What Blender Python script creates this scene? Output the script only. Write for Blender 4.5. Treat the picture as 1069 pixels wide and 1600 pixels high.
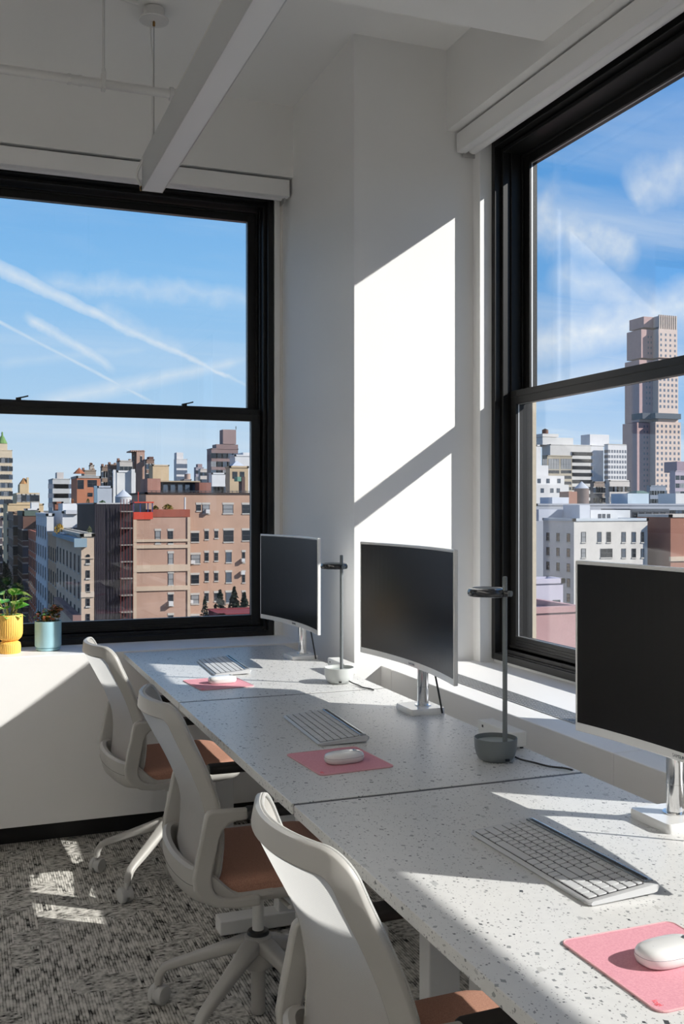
import bpy, bmesh, math, random
from mathutils import Vector, Matrix
for _o in list(bpy.data.objects): bpy.data.objects.remove(_o, do_unlink=True)
SC = bpy.context.scene
COL = SC.collection
PI = math.pi
R = math.radians

# ------------------------------------------------------------------ camera
FPX, CX, CY, YAW, ZC = 1568.0, 534.5, 791.5, R(20.86), 1.52
cam_d = bpy.data.cameras.new('camera')
cam = bpy.data.objects.new('camera', cam_d); COL.objects.link(cam)
cam.location = (0, 0, ZC)
cam.rotation_euler = (R(90), 0, -YAW)
cam_d.sensor_fit = 'VERTICAL'; cam_d.sensor_height = 36.0
cam_d.lens = 36.0 * FPX / 1600.0
cam_d.shift_y = (CY - 800.0) / 1600.0
cam_d.clip_start = 0.05; cam_d.clip_end = 5000
SC.camera = cam
def ray(u, v):
    a = (u - CX) / FPX; b = (CY - v) / FPX
    return Vector((math.sin(YAW) + a * math.cos(YAW), math.cos(YAW) - a * math.sin(YAW), b))
def ony(u, v, y):
    r = ray(u, v); return r * (y / r.y) + Vector((0, 0, ZC))

# ------------------------------------------------------------------ exposure
SC.view_settings.view_transform = 'Standard'
SC.view_settings.look = 'None'
SC.view_settings.exposure = 0.0
SC.view_settings.gamma = 1.0
SC.view_settings.use_curve_mapping = False
SC.render.engine = 'CYCLES'
SC.cycles.max_bounces = 12
SC.cycles.diffuse_bounces = 8
SC.cycles.transparent_max_bounces = 24

# ------------------------------------------------------------------ node helpers
class NT:
    def __init__(s, tree): s.t = tree; s.n = tree.nodes; s.l = tree.links
    def new(s, typ, **kw):
        n = s.n.new(typ)
        for k, v in kw.items():
            if k == 'ins':
                for i, val in v.items():
                    sock = n.inputs[i]
                    if isinstance(val, bpy.types.NodeSocket): s.l.new(val, sock)
                    else: sock.default_value = val
            else: setattr(n, k, v)
        return n
    def math(s, op, a, b=None, c=None, clamp=False):
        n = s.new('ShaderNodeMath', operation=op, use_clamp=clamp)
        for i, v in enumerate((a, b, c)):
            if v is None: continue
            if isinstance(v, bpy.types.NodeSocket): s.l.new(v, n.inputs[i])
            else: n.inputs[i].default_value = v
        return n.outputs[0]
    def vmath(s, op, a, b=None, out=0):
        n = s.new('ShaderNodeVectorMath', operation=op)
        for i, v in enumerate((a, b)):
            if v is None: continue
            if isinstance(v, bpy.types.NodeSocket): s.l.new(v, n.inputs[i])
            else: n.inputs[i].default_value = v
        return n.outputs[out]
    def mix(s, f, a, b, blend='MIX'):
        n = s.new('ShaderNodeMix', data_type='RGBA', blend_type=blend)
        for i, v in ((0, f), (6, a), (7, b)):
            if isinstance(v, bpy.types.NodeSocket): s.l.new(v, n.inputs[i])
            elif i == 0: n.inputs[0].default_value = v
            else: n.inputs[i].default_value = (v[0], v[1], v[2], 1)
        return n.outputs[2]
    def ramp(s, f, stops, interp='LINEAR'):
        n = s.new('ShaderNodeValToRGB'); cr = n.color_ramp; cr.interpolation = interp
        while len(cr.elements) < len(stops): cr.elements.new(0.5)
        for e, (p, c) in zip(cr.elements, stops):
            e.position = p; e.color = (c[0], c[1], c[2], 1) if not isinstance(c, (int, float)) else (c, c, c, 1)
        s.l.new(f, n.inputs[0]); return n.outputs[0]
def srgb(r, g, b):
    f = lambda c: (c / 255 / 12.92) if c / 255 <= 0.04045 else ((c / 255 + 0.055) / 1.055) ** 2.4
    return (f(r), f(g), f(b))

# ------------------------------------------------------------------ world: sky with cirrus and contrails
w = bpy.data.worlds.new('sky'); SC.world = w; w.use_nodes = True
W = NT(w.node_tree); W.n.clear()
tc = W.new('ShaderNodeTexCoord')
dirv = W.vmath('NORMALIZE', tc.outputs['Generated'])
sep = W.new('ShaderNodeSeparateXYZ', ins={0: dirv}).outputs
el = sep[2]
SKY_BANDS = [(0.0, srgb(205, 226, 244)), (0.10, srgb(176, 213, 245)), (0.22, srgb(136, 194, 244)), (0.40, srgb(84, 158, 228)), (0.7, srgb(52, 118, 200)), (1.0, srgb(42, 96, 180))]
base = W.ramp(W.math('MAXIMUM', el, 0.0), SKY_BANDS)
# towards the right (east side) the sky is a deeper blue
deep = W.math('MULTIPLY', W.math('SUBTRACT', sep[0], 0.28, clamp=True), W.math('MULTIPLY', el, 6.0, clamp=True), clamp=True)
base = W.mix(W.math('MULTIPLY', deep, 1.5, clamp=True), base, srgb(58, 140, 222))
# cirrus on a flat high layer
zz = W.math('ADD', W.math('MAXIMUM', el, 0.0), 0.07)
px_ = W.math('DIVIDE', sep[0], zz); py_ = W.math('DIVIDE', sep[1], zz)
cv = W.new('ShaderNodeCombineXYZ', ins={0: W.math('MULTIPLY', px_, 0.22), 1: W.math('MULTIPLY', py_, 0.75), 2: 3.7}).outputs[0]
n1 = W.new('ShaderNodeTexNoise', ins={'Vector': cv, 'Scale': 0.9, 'Detail': 8.0, 'Roughness': 0.62, 'Distortion': 0.7}).outputs[0]
cov = W.ramp(n1, [(0.46, 0.0), (0.60, 0.42), (0.78, 0.85)])
rightward = W.math('ADD', W.math('MULTIPLY', W.math('SUBTRACT', sep[0], 0.28, clamp=True), 2.6), 0.38, clamp=True)
cov = W.math('MULTIPLY', cov, rightward)
CLOUD = srgb(236, 243, 250)
# individual bright cirrus sheets right of the column
def great(a, b):
    n = ray(*a).cross(ray(*b)); n.normalize(); return n
def streak(a, b, wdt, strength, ragged, soft=0.5, taper=0.0):
    n = great(a, b); pa = ray(*a).normalized(); pb = ray(*b).normalized()
    nv = W.new('ShaderNodeTexNoise', ins={'Vector': dirv, 'Scale': 26.0, 'Detail': 5.0, 'Roughness': 0.65}).outputs[0]
    wob = W.math('MULTIPLY', W.math('SUBTRACT', nv, 0.5), ragged)
    d = W.math('ADD', W.vmath('DOT_PRODUCT', dirv, tuple(n), out=1), wob)
    along = (pb - pa); L = along.length; along.normalize()
    t = W.math('DIVIDE', W.math('SUBTRACT', W.vmath('DOT_PRODUCT', dirv, tuple(along), out=1), pa.dot(along)), L)
    ww = W.math('MULTIPLY', W.math('SUBTRACT', 1.0, W.math('MULTIPLY', t, taper)), wdt)
    prof = W.math('SUBTRACT', 1.0, W.math('DIVIDE', W.math('ABSOLUTE', d), ww), clamp=True)
    prof = W.math('POWER', prof, soft)
    ends = W.math('MULTIPLY', W.math('MULTIPLY', W.math('ADD', t, 0.02), 9.0, clamp=True), W.math('MULTIPLY', W.math('SUBTRACT', 1.03, t), 7.0, clamp=True))
    n2 = W.new('ShaderNodeTexNoise', ins={'Vector': dirv, 'Scale': 70.0, 'Detail': 4.0}).outputs[0]
    tex = W.math('ADD', W.math('MULTIPLY', n2, 0.9), 0.35, clamp=True)
    front = W.math('GREATER_THAN', W.vmath('DOT_PRODUCT', dirv, tuple(pa), out=1), 0.3)
    return W.math('MULTIPLY', W.math('MULTIPLY', W.math('MULTIPLY', prof, ends), W.math('MULTIPLY', tex, front)), strength)
STREAKS = [((-60, 392), (395, 607), 0.0088, 0.80, 0.010, 0.55, 0.80),
           ((38, 492), (180, 578), 0.0062, 0.72, 0.012, 0.7, 0.1),
           ((-60, 472), (245, 632), 0.0022, 0.60, 0.002, 0.6, 0.2),
           ((50, 634), (395, 560), 0.0120, 0.60, 0.006, 1.0, 0.3),
           ((-10, 566), (240, 545), 0.0080, 0.30, 0.010, 1.0, 0.0),
           ((60, 440), (420, 470), 0.0140, 0.42, 0.034, 1.0, 0.0),
           ((150, 480), (300, 560), 0.0140, 0.36, 0.030, 1.2, 0.0),
           ((825, 330), (1000, 400), 0.0400, 0.80, 0.040, 1.0, 0.2),
           ((980, 310), (1120, 250), 0.0400, 0.70, 0.040, 1.0, 0.0),
           ((800, 550), (1120, 465), 0.0300, 0.95, 0.020, 0.9, 0.0),
           ((860, 420), (1120, 520), 0.0260, 0.60, 0.020, 1.0, 0.0),
           ((800, 610), (1120, 560), 0.0240, 0.70, 0.010, 1.0, 0.0)]
tot = cov
for s_ in STREAKS: tot = W.math('MAXIMUM', tot, streak(*s_))
sky = W.mix(tot, base, CLOUD)
haze = W.ramp(W.math('ABSOLUTE', el), [(0.0, 0.55), (0.09, 0.0)])
sky = W.mix(haze, sky, srgb(214, 229, 243))
below = W.math('LESS_THAN', el, -0.004)
sky = W.mix(below, sky, (0.22, 0.23, 0.25))
bg = W.new('ShaderNodeBackground', ins={'Color': sky, 'Strength': 1.0})
W.l.new(bg.outputs[0], W.new('ShaderNodeOutputWorld').inputs[0])

# ------------------------------------------------------------------ sun
SUN_DIR = Vector((-1.0, 0.70, -0.708)).normalized()
sd = bpy.data.lights.new('sun', 'SUN'); sd.energy = 7.2; sd.angle = R(0.53); sd.color = (1.0, 0.965, 0.91)
so = bpy.data.objects.new('sun', sd); COL.objects.link(so); so.location = (20, -14, 30)
so.rotation_euler = SUN_DIR.to_track_quat('-Z', 'Y').to_euler()

# ------------------------------------------------------------------ mesh helpers
class MB:
    """collects shapes into one mesh"""
    def __init__(s): s.v = []; s.f = []; s.m = []; s.mi = 0
    def add(s, vs, fs):
        o = len(s.v); s.v += [tuple(p) for p in vs]
        for f in fs: s.f.append([o + i for i in f]); s.m.append(s.mi)
        return s
    def box(s, x0, x1, y0, y1, z0, z1):
        vs = [(x, y, z) for z in (z0, z1) for y in (y0, y1) for x in (x0, x1)]
        return s.add(vs, [(0, 2, 3, 1), (4, 5, 7, 6), (0, 1, 5, 4), (2, 6, 7, 3), (0, 4, 6, 2), (1, 3, 7, 5)])
    def loft(s, rings, cap=True, closed=True):
        n = len(rings[0]); vs = [p for r in rings for p in r]; fs = []
        for i in range(len(rings) - 1):
            for j in range(n if closed else n - 1):
                a = i * n + j; b = i * n + (j + 1) % n
                fs.append((a, b, b + n, a + n))
        if cap and closed:
            fs.append(tuple(reversed(range(n)))); k = (len(rings) - 1) * n
            fs.append(tuple(range(k, k + n)))
        return s.add(vs, fs)
    def tube(s, pts, r, n=10, flat=1.0, cap=True):
        pts = [Vector(p) for p in pts]; rings = []
        rad = r if isinstance(r, (list, tuple)) else [r] * len(pts)
        prev = None
        for i, p in enumerate(pts):
            t = (pts[min(i + 1, len(pts) - 1)] - pts[max(i - 1, 0)]).normalized()
            if prev is None:
                up = Vector((0, 0, 1)) if abs(t.z) < 0.95 else Vector((1, 0, 0))
                a = t.cross(up).normalized()
            else:
                a = (prev - t * prev.dot(t)).normalized()
            b = t.cross(a).normalized(); prev = a
            rings.append([p + (a * math.cos(q) + b * math.sin(q) * flat) * rad[i] for q in [2 * PI * k / n for k in range(n)]])
        return s.loft(rings, cap)
    def sweep(s, pts, sec, side=None, scale=None, cap=True):
        """rectangular-ish section list of (a,b) swept; a along side vector, b perpendicular"""
        pts = [Vector(p) for p in pts]; rings = []
        for i, p in enumerate(pts):
            t = (pts[min(i + 1, len(pts) - 1)] - pts[max(i - 1, 0)]).normalized()
            sv = side[i] if isinstance(side, list) else side
            a = (Vector(sv) - t * Vector(sv).dot(t)).normalized(); b = t.cross(a)
            sc = scale[i] if scale else (1, 1)
            rings.append([p + a * (q[0] * sc[0]) + b * (q[1] * sc[1]) for q in sec])
        return s.loft(rings, cap)
    def lathe(s, prof, n=32, c=(0, 0, 0), ribs=0, amp=0.0, ribmin=-1e9, ribmax=1e9):
        rings = []
        for (r, z) in prof:
            ring = []
            for k in range(n):
                q = 2 * PI * k / n
                rr = r
                if ribs and ribmin < z < ribmax: rr = r * (1 - amp * (0.5 + 0.5 * math.cos(ribs * q)) ** 3)
                ring.append((c[0] + rr * math.cos(q), c[1] + rr * math.sin(q), c[2] + z))
            rings.append(ring)
        return s.loft(rings, True)
    def prism(s, poly, z0, z1, axis='z'):
        def P(a, b, h): return {'z': (a, b, h), 'y': (a, h, b), 'x': (h, a, b)}[axis]
        return s.loft([[P(a, b, z0) for a, b in poly], [P(a, b, z1) for a, b in poly]])
    def build(s, name, mats, parent=None, smooth=False, bevel=0.0, seg=2, subd=0, loc=None, link=True):
        me = bpy.data.meshes.new(name); me.from_pydata(s.v, [], s.f)
        if not isinstance(mats, (list, tuple)): mats = [mats]
        for m in mats: me.materials.append(m)
        for p, mi in zip(me.polygons, s.m): p.material_index = mi
        bm = bmesh.new(); bm.from_mesh(me)
        bmesh.ops.recalc_face_normals(bm, faces=bm.faces); bm.to_mesh(me); bm.free()
        if smooth:
            for p in me.polygons: p.use_smooth = True
            me.set_sharp_from_angle(angle=R(38))
        o = bpy.data.objects.new(name, me)
        if link: COL.objects.link(o)
        if parent: o.parent = parent
        if loc is not None: o.location = loc
        if bevel:
            b = o.modifiers.new('bevel', 'BEVEL'); b.width = bevel; b.segments = seg; b.limit_method = 'ANGLE'; b.angle_limit = R(35)
            b.harden_normals = False
        if subd:
            b = o.modifiers.new('subd', 'SUBSURF'); b.levels = subd; b.render_levels = subd
        return o
def rrect(w, h, r, n=5, cx=0, cy=0):
    pts = []
    for (sx, sy, a0) in ((1, 1, 0), (-1, 1, 90), (-1, -1, 180), (1, -1, 270)):
        for k in range(n + 1):
            a = R(a0 + 90 * k / n)
            pts.append((cx + sx * (w / 2 - r) + r * math.cos(a), cy + sy * (h / 2 - r) + r * math.sin(a)))
    return pts
def empty(name, loc, rz=0.0):
    o = bpy.data.objects.new(name, None); COL.objects.link(o); o.location = loc; o.rotation_euler = (0, 0, rz); o.empty_display_size = 0.1; return o
def tag(o, label, cat, group=None, kind=None):
    o['label'] = label; o['category'] = cat
    if group: o['group'] = group
    if kind: o['kind'] = kind
    return o
def dense(poly, step):
    out = []
    for i, p in enumerate(poly):
        q = poly[(i + 1) % len(poly)]; n = max(1, int(math.hypot(q[0] - p[0], q[1] - p[1]) / step))
        out += [(p[0] + (q[0] - p[0]) * k / n, p[1] + (q[1] - p[1]) * k / n) for k in range(n)]
    return out
def struct(o): o['kind'] = 'structure'; return o
def copy_tree(o, parent=None):
    c = o.copy(); COL.objects.link(c)
    if parent: c.parent = parent
    for ch in list(o.children): copy_tree(ch, c)
    return c
def bez(p0, p1, p2, p3, n=12):
    p0, p1, p2, p3 = map(Vector, (p0, p1, p2, p3)); out = []
    for i in range(n + 1):
        t = i / n; u = 1 - t
        out.append(p0 * u**3 + p1 * 3 * u * u * t + p2 * 3 * u * t * t + p3 * t**3)
    return out
def crom(pts, n=6):
    pts = [Vector(p) for p in pts]; out = []
    P = [pts[0] * 2 - pts[1]] + pts + [pts[-1] * 2 - pts[-2]]
    for i in range(1, len(P) - 2):
        a, b, c, d = P[i - 1], P[i], P[i + 1], P[i + 2]
        for k in range(n):
            t = k / n
            out.append(0.5 * ((2 * b) + (c - a) * t + (2 * a - 5 * b + 4 * c - d) * t * t + (-a + 3 * b - 3 * c + d) * t**3))
    out.append(pts[-1]); return out
def text_part(txt, size, mat, parent, name='lettering', depth=0.0003):
    cu = bpy.data.curves.new(name, 'FONT'); cu.body = txt; cu.size = size; cu.extrude = depth; cu.align_x = 'CENTER'; cu.align_y = 'CENTER'
    tmp = bpy.data.objects.new('tmp', cu); COL.objects.link(tmp)
    dg = bpy.context.evaluated_depsgraph_get()
    me = bpy.data.meshes.new_from_object(tmp.evaluated_get(dg)); me.name = name
    bpy.data.objects.remove(tmp, do_unlink=True); me.materials.clear(); me.materials.append(mat)
    o = bpy.data.objects.new(name, me); COL.objects.link(o); o.parent = parent; return o

# ------------------------------------------------------------------ materials
MATS = {}
def pbr(name, col, rough=0.5, metal=0.0, spec=0.5, bump=0.0, bscale=200.0, var=0.0, vscale=5.0, coat=0.0):
    m = bpy.data.materials.new(name); m.use_nodes = True; t = NT(m.node_tree); t.n.clear()
    b = t.new('ShaderNodeBsdfPrincipled'); out = t.new('ShaderNodeOutputMaterial'); t.l.new(b.outputs[0], out.inputs[0])
    b.inputs['Base Color'].default_value = (*col, 1); b.inputs['Roughness'].default_value = rough
    b.inputs['Metallic'].default_value = metal; b.inputs['Specular IOR Level'].default_value = spec
    b.inputs['Coat Weight'].default_value = coat
    tcx = t.new('ShaderNodeTexCoord').outputs['Object']
    if var:
        nz = t.new('ShaderNodeTexNoise', ins={'Vector': tcx, 'Scale': vscale, 'Detail': 5.0}).outputs[0]
        f = t.math('MULTIPLY', t.math('SUBTRACT', nz, 0.5), var * 2)
        f2 = t.math('ADD', f, 1.0)
        c = t.vmath('SCALE', (*col,), None)
        sc = c.node; t.l.new(f2, sc.inputs['Scale'])
        t.l.new(c, b.inputs['Base Color'])
    if bump:
        nz = t.new('ShaderNodeTexNoise', ins={'Vector': tcx, 'Scale': bscale, 'Detail': 3.0}).outputs[0]
        bp = t.new('ShaderNodeBump', ins={'Height': nz, 'Strength': bump, 'Distance': 0.002}); t.l.new(bp.outputs[0], b.inputs['Normal'])
    MATS[name] = m; m['nt'] = 1
    return m
def bsdf(m): return [n for n in m.node_tree.nodes if n.type == 'BSDF_PRINCIPLED'][0]

M_WALL = pbr('white_wall_paint', (0.80, 0.795, 0.78), 0.65, bump=0.05, bscale=300, var=0.02, vscale=3)
M_CEIL = pbr('ceiling_paint', (0.82, 0.815, 0.80), 0.75, bump=0.05, bscale=250)
M_LAM = pbr('white_laminate', (0.80, 0.795, 0.785), 0.42, var=0.015, vscale=2)
M_SEAM = pbr('dark_seam', (0.05, 0.05, 0.05), 0.8)
M_BLACKF = pbr('black_window_metal', (0.009, 0.0085, 0.008), 0.42, spec=0.38, var=0.25, vscale=8)
M_RUBBER = pbr('black_rubber_base', (0.008, 0.008, 0.008), 0.5)
M_CREAM = pbr('cream_masonry', (.44, .385, .30), 0.9, bump=0.5, bscale=120, var=0.12, vscale=60)
M_WPLAST = pbr('white_plastic', (0.74, 0.74, 0.72), 0.32)
M_CHAIRP = pbr('warm_white_chair_plastic', (0.415, 0.405, 0.383), 0.42, bump=0.03, bscale=500)
M_GLOSSW = pbr('glossy_white_plastic', (0.75, 0.75, 0.74), 0.12, coat=0.5)
M_CHROME = pbr('chrome', (0.78, 0.78, 0.78), 0.08, metal=1.0)
M_SILVER = pbr('brushed_silver_plastic', (0.34, 0.37, 0.40), 0.22, metal=0.7)
M_SCREEN = pbr('dark_screen', (0.009, 0.0085, 0.008), 0.25, spec=0.32)
M_BLACKP = pbr('black_plastic', (0.012, 0.012, 0.012), 0.4)
M_DARKP = pbr('dark_grey_arm_pad', (0.02, 0.02, 0.02), 0.6)
M_CASTER = pbr('grey_caster', (0.50, 0.50, 0.49), 0.45)
M_CASTERD = pbr('dark_caster', (0.03, 0.03, 0.03), 0.4)
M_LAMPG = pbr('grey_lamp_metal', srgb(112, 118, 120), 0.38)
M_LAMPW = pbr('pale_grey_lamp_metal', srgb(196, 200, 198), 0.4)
M_LAMPD = pbr('dark_lamp_head', (0.022, 0.024, 0.028), 0.16, coat=0.6)
M_DISH = pbr('lamp_dish', srgb(150, 158, 156), 0.3)
M_PIPE = pbr('painted_pipe', (0.68, 0.675, 0.66), 0.5)
M_ALU = pbr('satin_aluminium', (0.60, 0.61, 0.62), 0.38, metal=0.6)
M_BRASS = pbr('brass', (0.35, 0.20, 0.07), 0.35, metal=0.9)
M_STEEL = pbr('steel_cable', (0.35, 0.35, 0.34), 0.35, metal=0.9)
M_KEY = pbr('keycap', (0.56, 0.57, 0.58), 0.5)
M_KBODY = pbr('keyboard_body', (0.52, 0.53, 0.54), 0.38)
M_KDARK = pbr('keyboard_well', (0.035, 0.035, 0.038), 0.6)
M_YEL = pbr('yellow_ceramic', srgb(240, 188, 92), 0.6, var=0.05, vscale=30)
M_BLUE = pbr('blue_ceramic', srgb(158, 200, 212), 0.4)
M_SOIL = pbr('soil', (0.03, 0.02, 0.012), 0.95, bump=1.0, bscale=150)
M_LEG = pbr('desk_leg_white', (0.66, 0.66, 0.65), 0.4)
M_VENT = pbr('vent_aluminium', (0.42, 0.43, 0.44), 0.4, metal=0.5)
M_DIFF = pbr('lamp_diffuser', (0.74, 0.75, 0.78), 0.5)

# pink fabric / seat fabric / mesh / carpet / terrazzo / glass
def fabric(name, col, col2, sc, rough=0.9):
    m = pbr(name, col, rough, spec=0.2); t = NT(m.node_tree); b = bsdf(m)
    tcx = t.new('ShaderNodeTexCoord').outputs['Object']
    nz = t.new('ShaderNodeTexNoise', ins={'Vector': tcx, 'Scale': sc, 'Detail': 3.0, 'Roughness': 0.7}).outputs[0]
    t.l.new(t.mix(t.ramp(nz, [(0.35, 0.0), (0.65, 1.0)]), col, col2), b.inputs['Base Color'])
    bp = t.new('ShaderNodeBump', ins={'Height': nz, 'Strength': 0.35, 'Distance': 0.0008}); t.l.new(bp.outputs[0], b.inputs['Normal'])
    return m
M_SEAT = fabric('rose_seat_fabric', srgb(158, 116, 98), srgb(186, 142, 122), 420)
M_PAD = fabric('pink_felt', (.63, .28, .335), (.71, .35, .405), 300)
M_PADE = pbr('pink_stitched_edge', (.70, .38, .40), 0.7, bump=0.6, bscale=600)
M_RED = pbr('red_print', srgb(232, 84, 96), 0.6)

def mesh_fabric():
    m = bpy.data.materials.new('white_chair_mesh'); m.use_nodes = True; t = NT(m.node_tree); t.n.clear()
    tcx = t.new('ShaderNodeTexCoord').outputs['Object']
    sp = t.new('ShaderNodeSeparateXYZ', ins={0: tcx}).outputs
    a = t.math('SINE', t.math('MULTIPLY', sp[1], 1900.0)); b = t.math('SINE', t.math('MULTIPLY', sp[2], 1500.0))
    g = t.math('MULTIPLY', t.math('ADD', a, 1.0), t.math('ADD', b, 1.0))
    hole = t.math('GREATER_THAN', g, 2.3)
    col = t.mix(t.math('MULTIPLY', g, 0.18, clamp=True), (0.70, 0.70, 0.685), (0.84, 0.84, 0.82))
    d = t.new('ShaderNodeBsdfDiffuse', ins={'Color': col}); tr = t.new('ShaderNodeBsdfTranslucent', ins={'Color': col})
    tp = t.new('ShaderNodeBsdfTransparent')
    mx = t.new('ShaderNodeMixShader', ins={0: 0.55, 1: d.outputs[0], 2: tr.outputs[0]})
    mx2 = t.new('ShaderNodeMixShader', ins={0: t.math('MULTIPLY', hole, 0.22), 1: mx.outputs[0], 2: tp.outputs[0]})
    t.l.new(mx2.outputs[0], t.new('ShaderNodeOutputMaterial').inputs[0]); return m
M_MESH = mesh_fabric()

def glass_mat():
    m = bpy.data.materials.new('window_glass'); m.use_nodes = True; t = NT(m.node_tree); t.n.clear()
    tp = t.new('ShaderNodeBsdfTransparent', ins={'Color': (0.985, 0.99, 0.99, 1)})
    gl = t.new('ShaderNodeBsdfGlossy', ins={'Roughness': 0.0, 'Color': (1, 1, 1, 1)})
    ge = t.new('ShaderNodeNewGeometry').outputs
    c = t.math('ABSOLUTE', t.vmath('DOT_PRODUCT', ge['Normal'], ge['Incoming'], out=1))
    fr = t.math('ADD', .035, t.math('MULTIPLY', .90, t.math('POWER', t.math('SUBTRACT', 1.0, c, clamp=True), 5.0)), clamp=True)
    mx = t.new('ShaderNodeMixShader', ins={0: fr, 1: tp.outputs[0], 2: gl.outputs[0]})
    t.l.new(mx.outputs[0], t.new('ShaderNodeOutputMaterial').inputs[0]); return m
M_GLASS = glass_mat()

def carpet():
    m = pbr('grey_loop_carpet', (0.2, 0.2, 0.19), 0.95, spec=0.1); t = NT(m.node_tree); b = bsdf(m)
    tcx = t.new('ShaderNodeTexCoord').outputs['Object']
    wv = t.new('ShaderNodeTexNoise', ins={'Vector': tcx, 'Scale': 30.0, 'Detail': 2.0}).outputs['Color']
    wrp = t.vmath('ADD', tcx, t.vmath('MULTIPLY', t.vmath('SUBTRACT', wv, (0.5, 0.5, 0.5)), (0.0035, 0.0035, 0)))
    mpc = t.new('ShaderNodeMapping', ins={'Vector': wrp, 'Scale': (1.0, .62, 1)}).outputs[0]
    sel = t.new('ShaderNodeTexVoronoi', feature='F1', distance='CHEBYCHEV', ins={'Vector': mpc, 'Scale': 11.0, 'Randomness': .55})
    selv = t.new('ShaderNodeSeparateColor', ins={0: sel.outputs['Color']}).outputs
    pick = t.math('GREATER_THAN', selv[0], 0.68)
    def strokes(rows_axis, seed):
        # rows of yarn 7 mm wide, each row broken into short dashes
        o = t.new('ShaderNodeSeparateXYZ', ins={0: wrp}).outputs
        a, c = (o[0], o[1]) if rows_axis == 0 else (o[1], o[0])
        row = t.math('MULTIPLY', a, 105.0); idx = t.math('FLOOR', row); fr = t.math('FRACT', row)
        cv_ = t.new('ShaderNodeCombineXYZ', ins={0: t.math('MULTIPLY', idx, 7.31), 1: t.math('MULTIPLY', c, 17.0 if rows_axis == 0 else 30.0), 2: seed}).outputs[0]
        dash = t.new('ShaderNodeTexNoise', ins={'Vector': cv_, 'Scale': 1.0, 'Detail': 2.0, 'Roughness': .6}).outputs[0]
        prof = t.math('SUBTRACT', 1.0, t.math('POWER', t.math('ABSOLUTE', t.math('SUBTRACT', t.math('MULTIPLY', fr, 2.0), 1.0)), 2.5))
        return t.math('ADD', t.math('MULTIPLY', dash, 1.0), t.math('MULTIPLY', prof, .16))
    s1 = strokes(0, 3.0); s2 = strokes(1, 8.0)
    s = t.new('ShaderNodeMix', data_type='FLOAT'); t.l.new(pick, s.inputs[0]); t.l.new(s1, s.inputs[2]); t.l.new(s2, s.inputs[3])
    big = t.new('ShaderNodeTexNoise', ins={'Vector': tcx, 'Scale': 11.0, 'Detail': 4.0}).outputs[0]
    fine = t.new('ShaderNodeTexNoise', ins={'Vector': tcx, 'Scale': 420.0, 'Detail': 2.0}).outputs[0]
    v = t.math('ADD', s.outputs[0], t.math('MULTIPLY', t.math('SUBTRACT', big, 0.5), 0.25))
    v = t.math('ADD', v, t.math('MULTIPLY', t.math('SUBTRACT', fine, .5), 0.22))
    c = t.ramp(v, [(0.44, (0.018, 0.017, 0.016)), (0.50, (0.19, 0.184, 0.168)), (0.60, (0.40, 0.388, 0.355)), (0.76, (0.62, 0.60, 0.56))])
    t.l.new(c, b.inputs['Base Color'])
    bp = t.new('ShaderNodeBump', ins={'Height': v, 'Strength': 0.6, 'Distance': 0.005}); t.l.new(bp.outputs[0], b.inputs['Normal'])
    return m
M_CARPET = carpet()

def terrazzo():
    m = pbr('terrazzo_laminate', (0.6, 0.6, 0.59), 0.33, spec=0.4); t = NT(m.node_tree); b = bsdf(m)
    tcx = t.new('ShaderNodeTexCoord').outputs['Object']
    nz = t.new('ShaderNodeTexNoise', ins={'Vector': tcx, 'Scale': 45.0, 'Detail': 2.0}).outputs['Color']
    wrp = t.vmath('ADD', tcx, t.vmath('MULTIPLY', t.vmath('SUBTRACT', nz, (0.5, 0.5, 0.5)), (0.012, 0.012, 0.012)))
    col = t.mix(t.new('ShaderNodeTexNoise', ins={'Vector': tcx, 'Scale': 60.0, 'Detail': 4.0}).outputs[0], (0.60, 0.60, 0.59), (0.68, 0.68, 0.665))
    def layer(scale, dens, thr, dark, light, base, seed):
        mp = t.new('ShaderNodeMapping', ins={'Vector': wrp, 'Location': (seed, seed * 2.1, seed * .7), 'Scale': (1, 0.75, 1), 'Rotation': (0, 0, seed)}).outputs[0]
        vo = t.new('ShaderNodeTexVoronoi', feature='F1', distance='MINKOWSKI', ins={'Vector': mp, 'Scale': scale, 'Exponent': 0.9, 'Randomness': 1.0})
        c = t.new('ShaderNodeSeparateColor', ins={0: vo.outputs['Color']}).outputs
        has = t.math('GREATER_THAN', c[0], 1 - dens)
        rad = t.math('MULTIPLY', t.math('ADD', c[1], 0.45), thr)
        inside = t.math('LESS_THAN', vo.outputs['Distance'], rad)
        f = t.math('MULTIPLY', has, inside)
        return t.mix(f, base, t.mix(c[2], dark, light))
    col = layer(40, 0.25, 0.30, (0.50, 0.50, 0.485), (0.42, 0.43, 0.43), col, 4.0)
    col = layer(62, 0.45, 0.29, (0.05, 0.055, 0.06), (0.30, 0.31, 0.31), col, 1.3)
    col = layer(115, 0.55, 0.33, (0.05, 0.055, 0.06), (0.30, 0.31, 0.31), col, 7.1)
    col = layer(230, 0.45, 0.36, (0.18, 0.18, 0.19), (0.40, 0.40, 0.40), col, 11.0)
    t.l.new(col, b.inputs['Base Color']); return m
M_TERR = terrazzo()

# ================================================================== ROOM SHELL
UP_W, DOWN_W = 54.0, 1.0             # added unseen fill lamps, up and down (watts)
X_COL, Y_COL = 1.556, 3.938          # projecting column corner
Y_BK, Y_FR = 4.769, 4.96             # bulkhead plane / window frame plane (far wall)
X_BK, X_FR = 1.990, 2.19             # same for the right wall
X_OUT, Y_OUT = 2.40, 5.17            # exterior faces
Z_LED, Z_HD, Z_CL, Z_SOF = 0.8425, 3.163, 3.515, 3.218
XL, YB = -4.2, -3.6                  # far left and rear of the room

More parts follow.
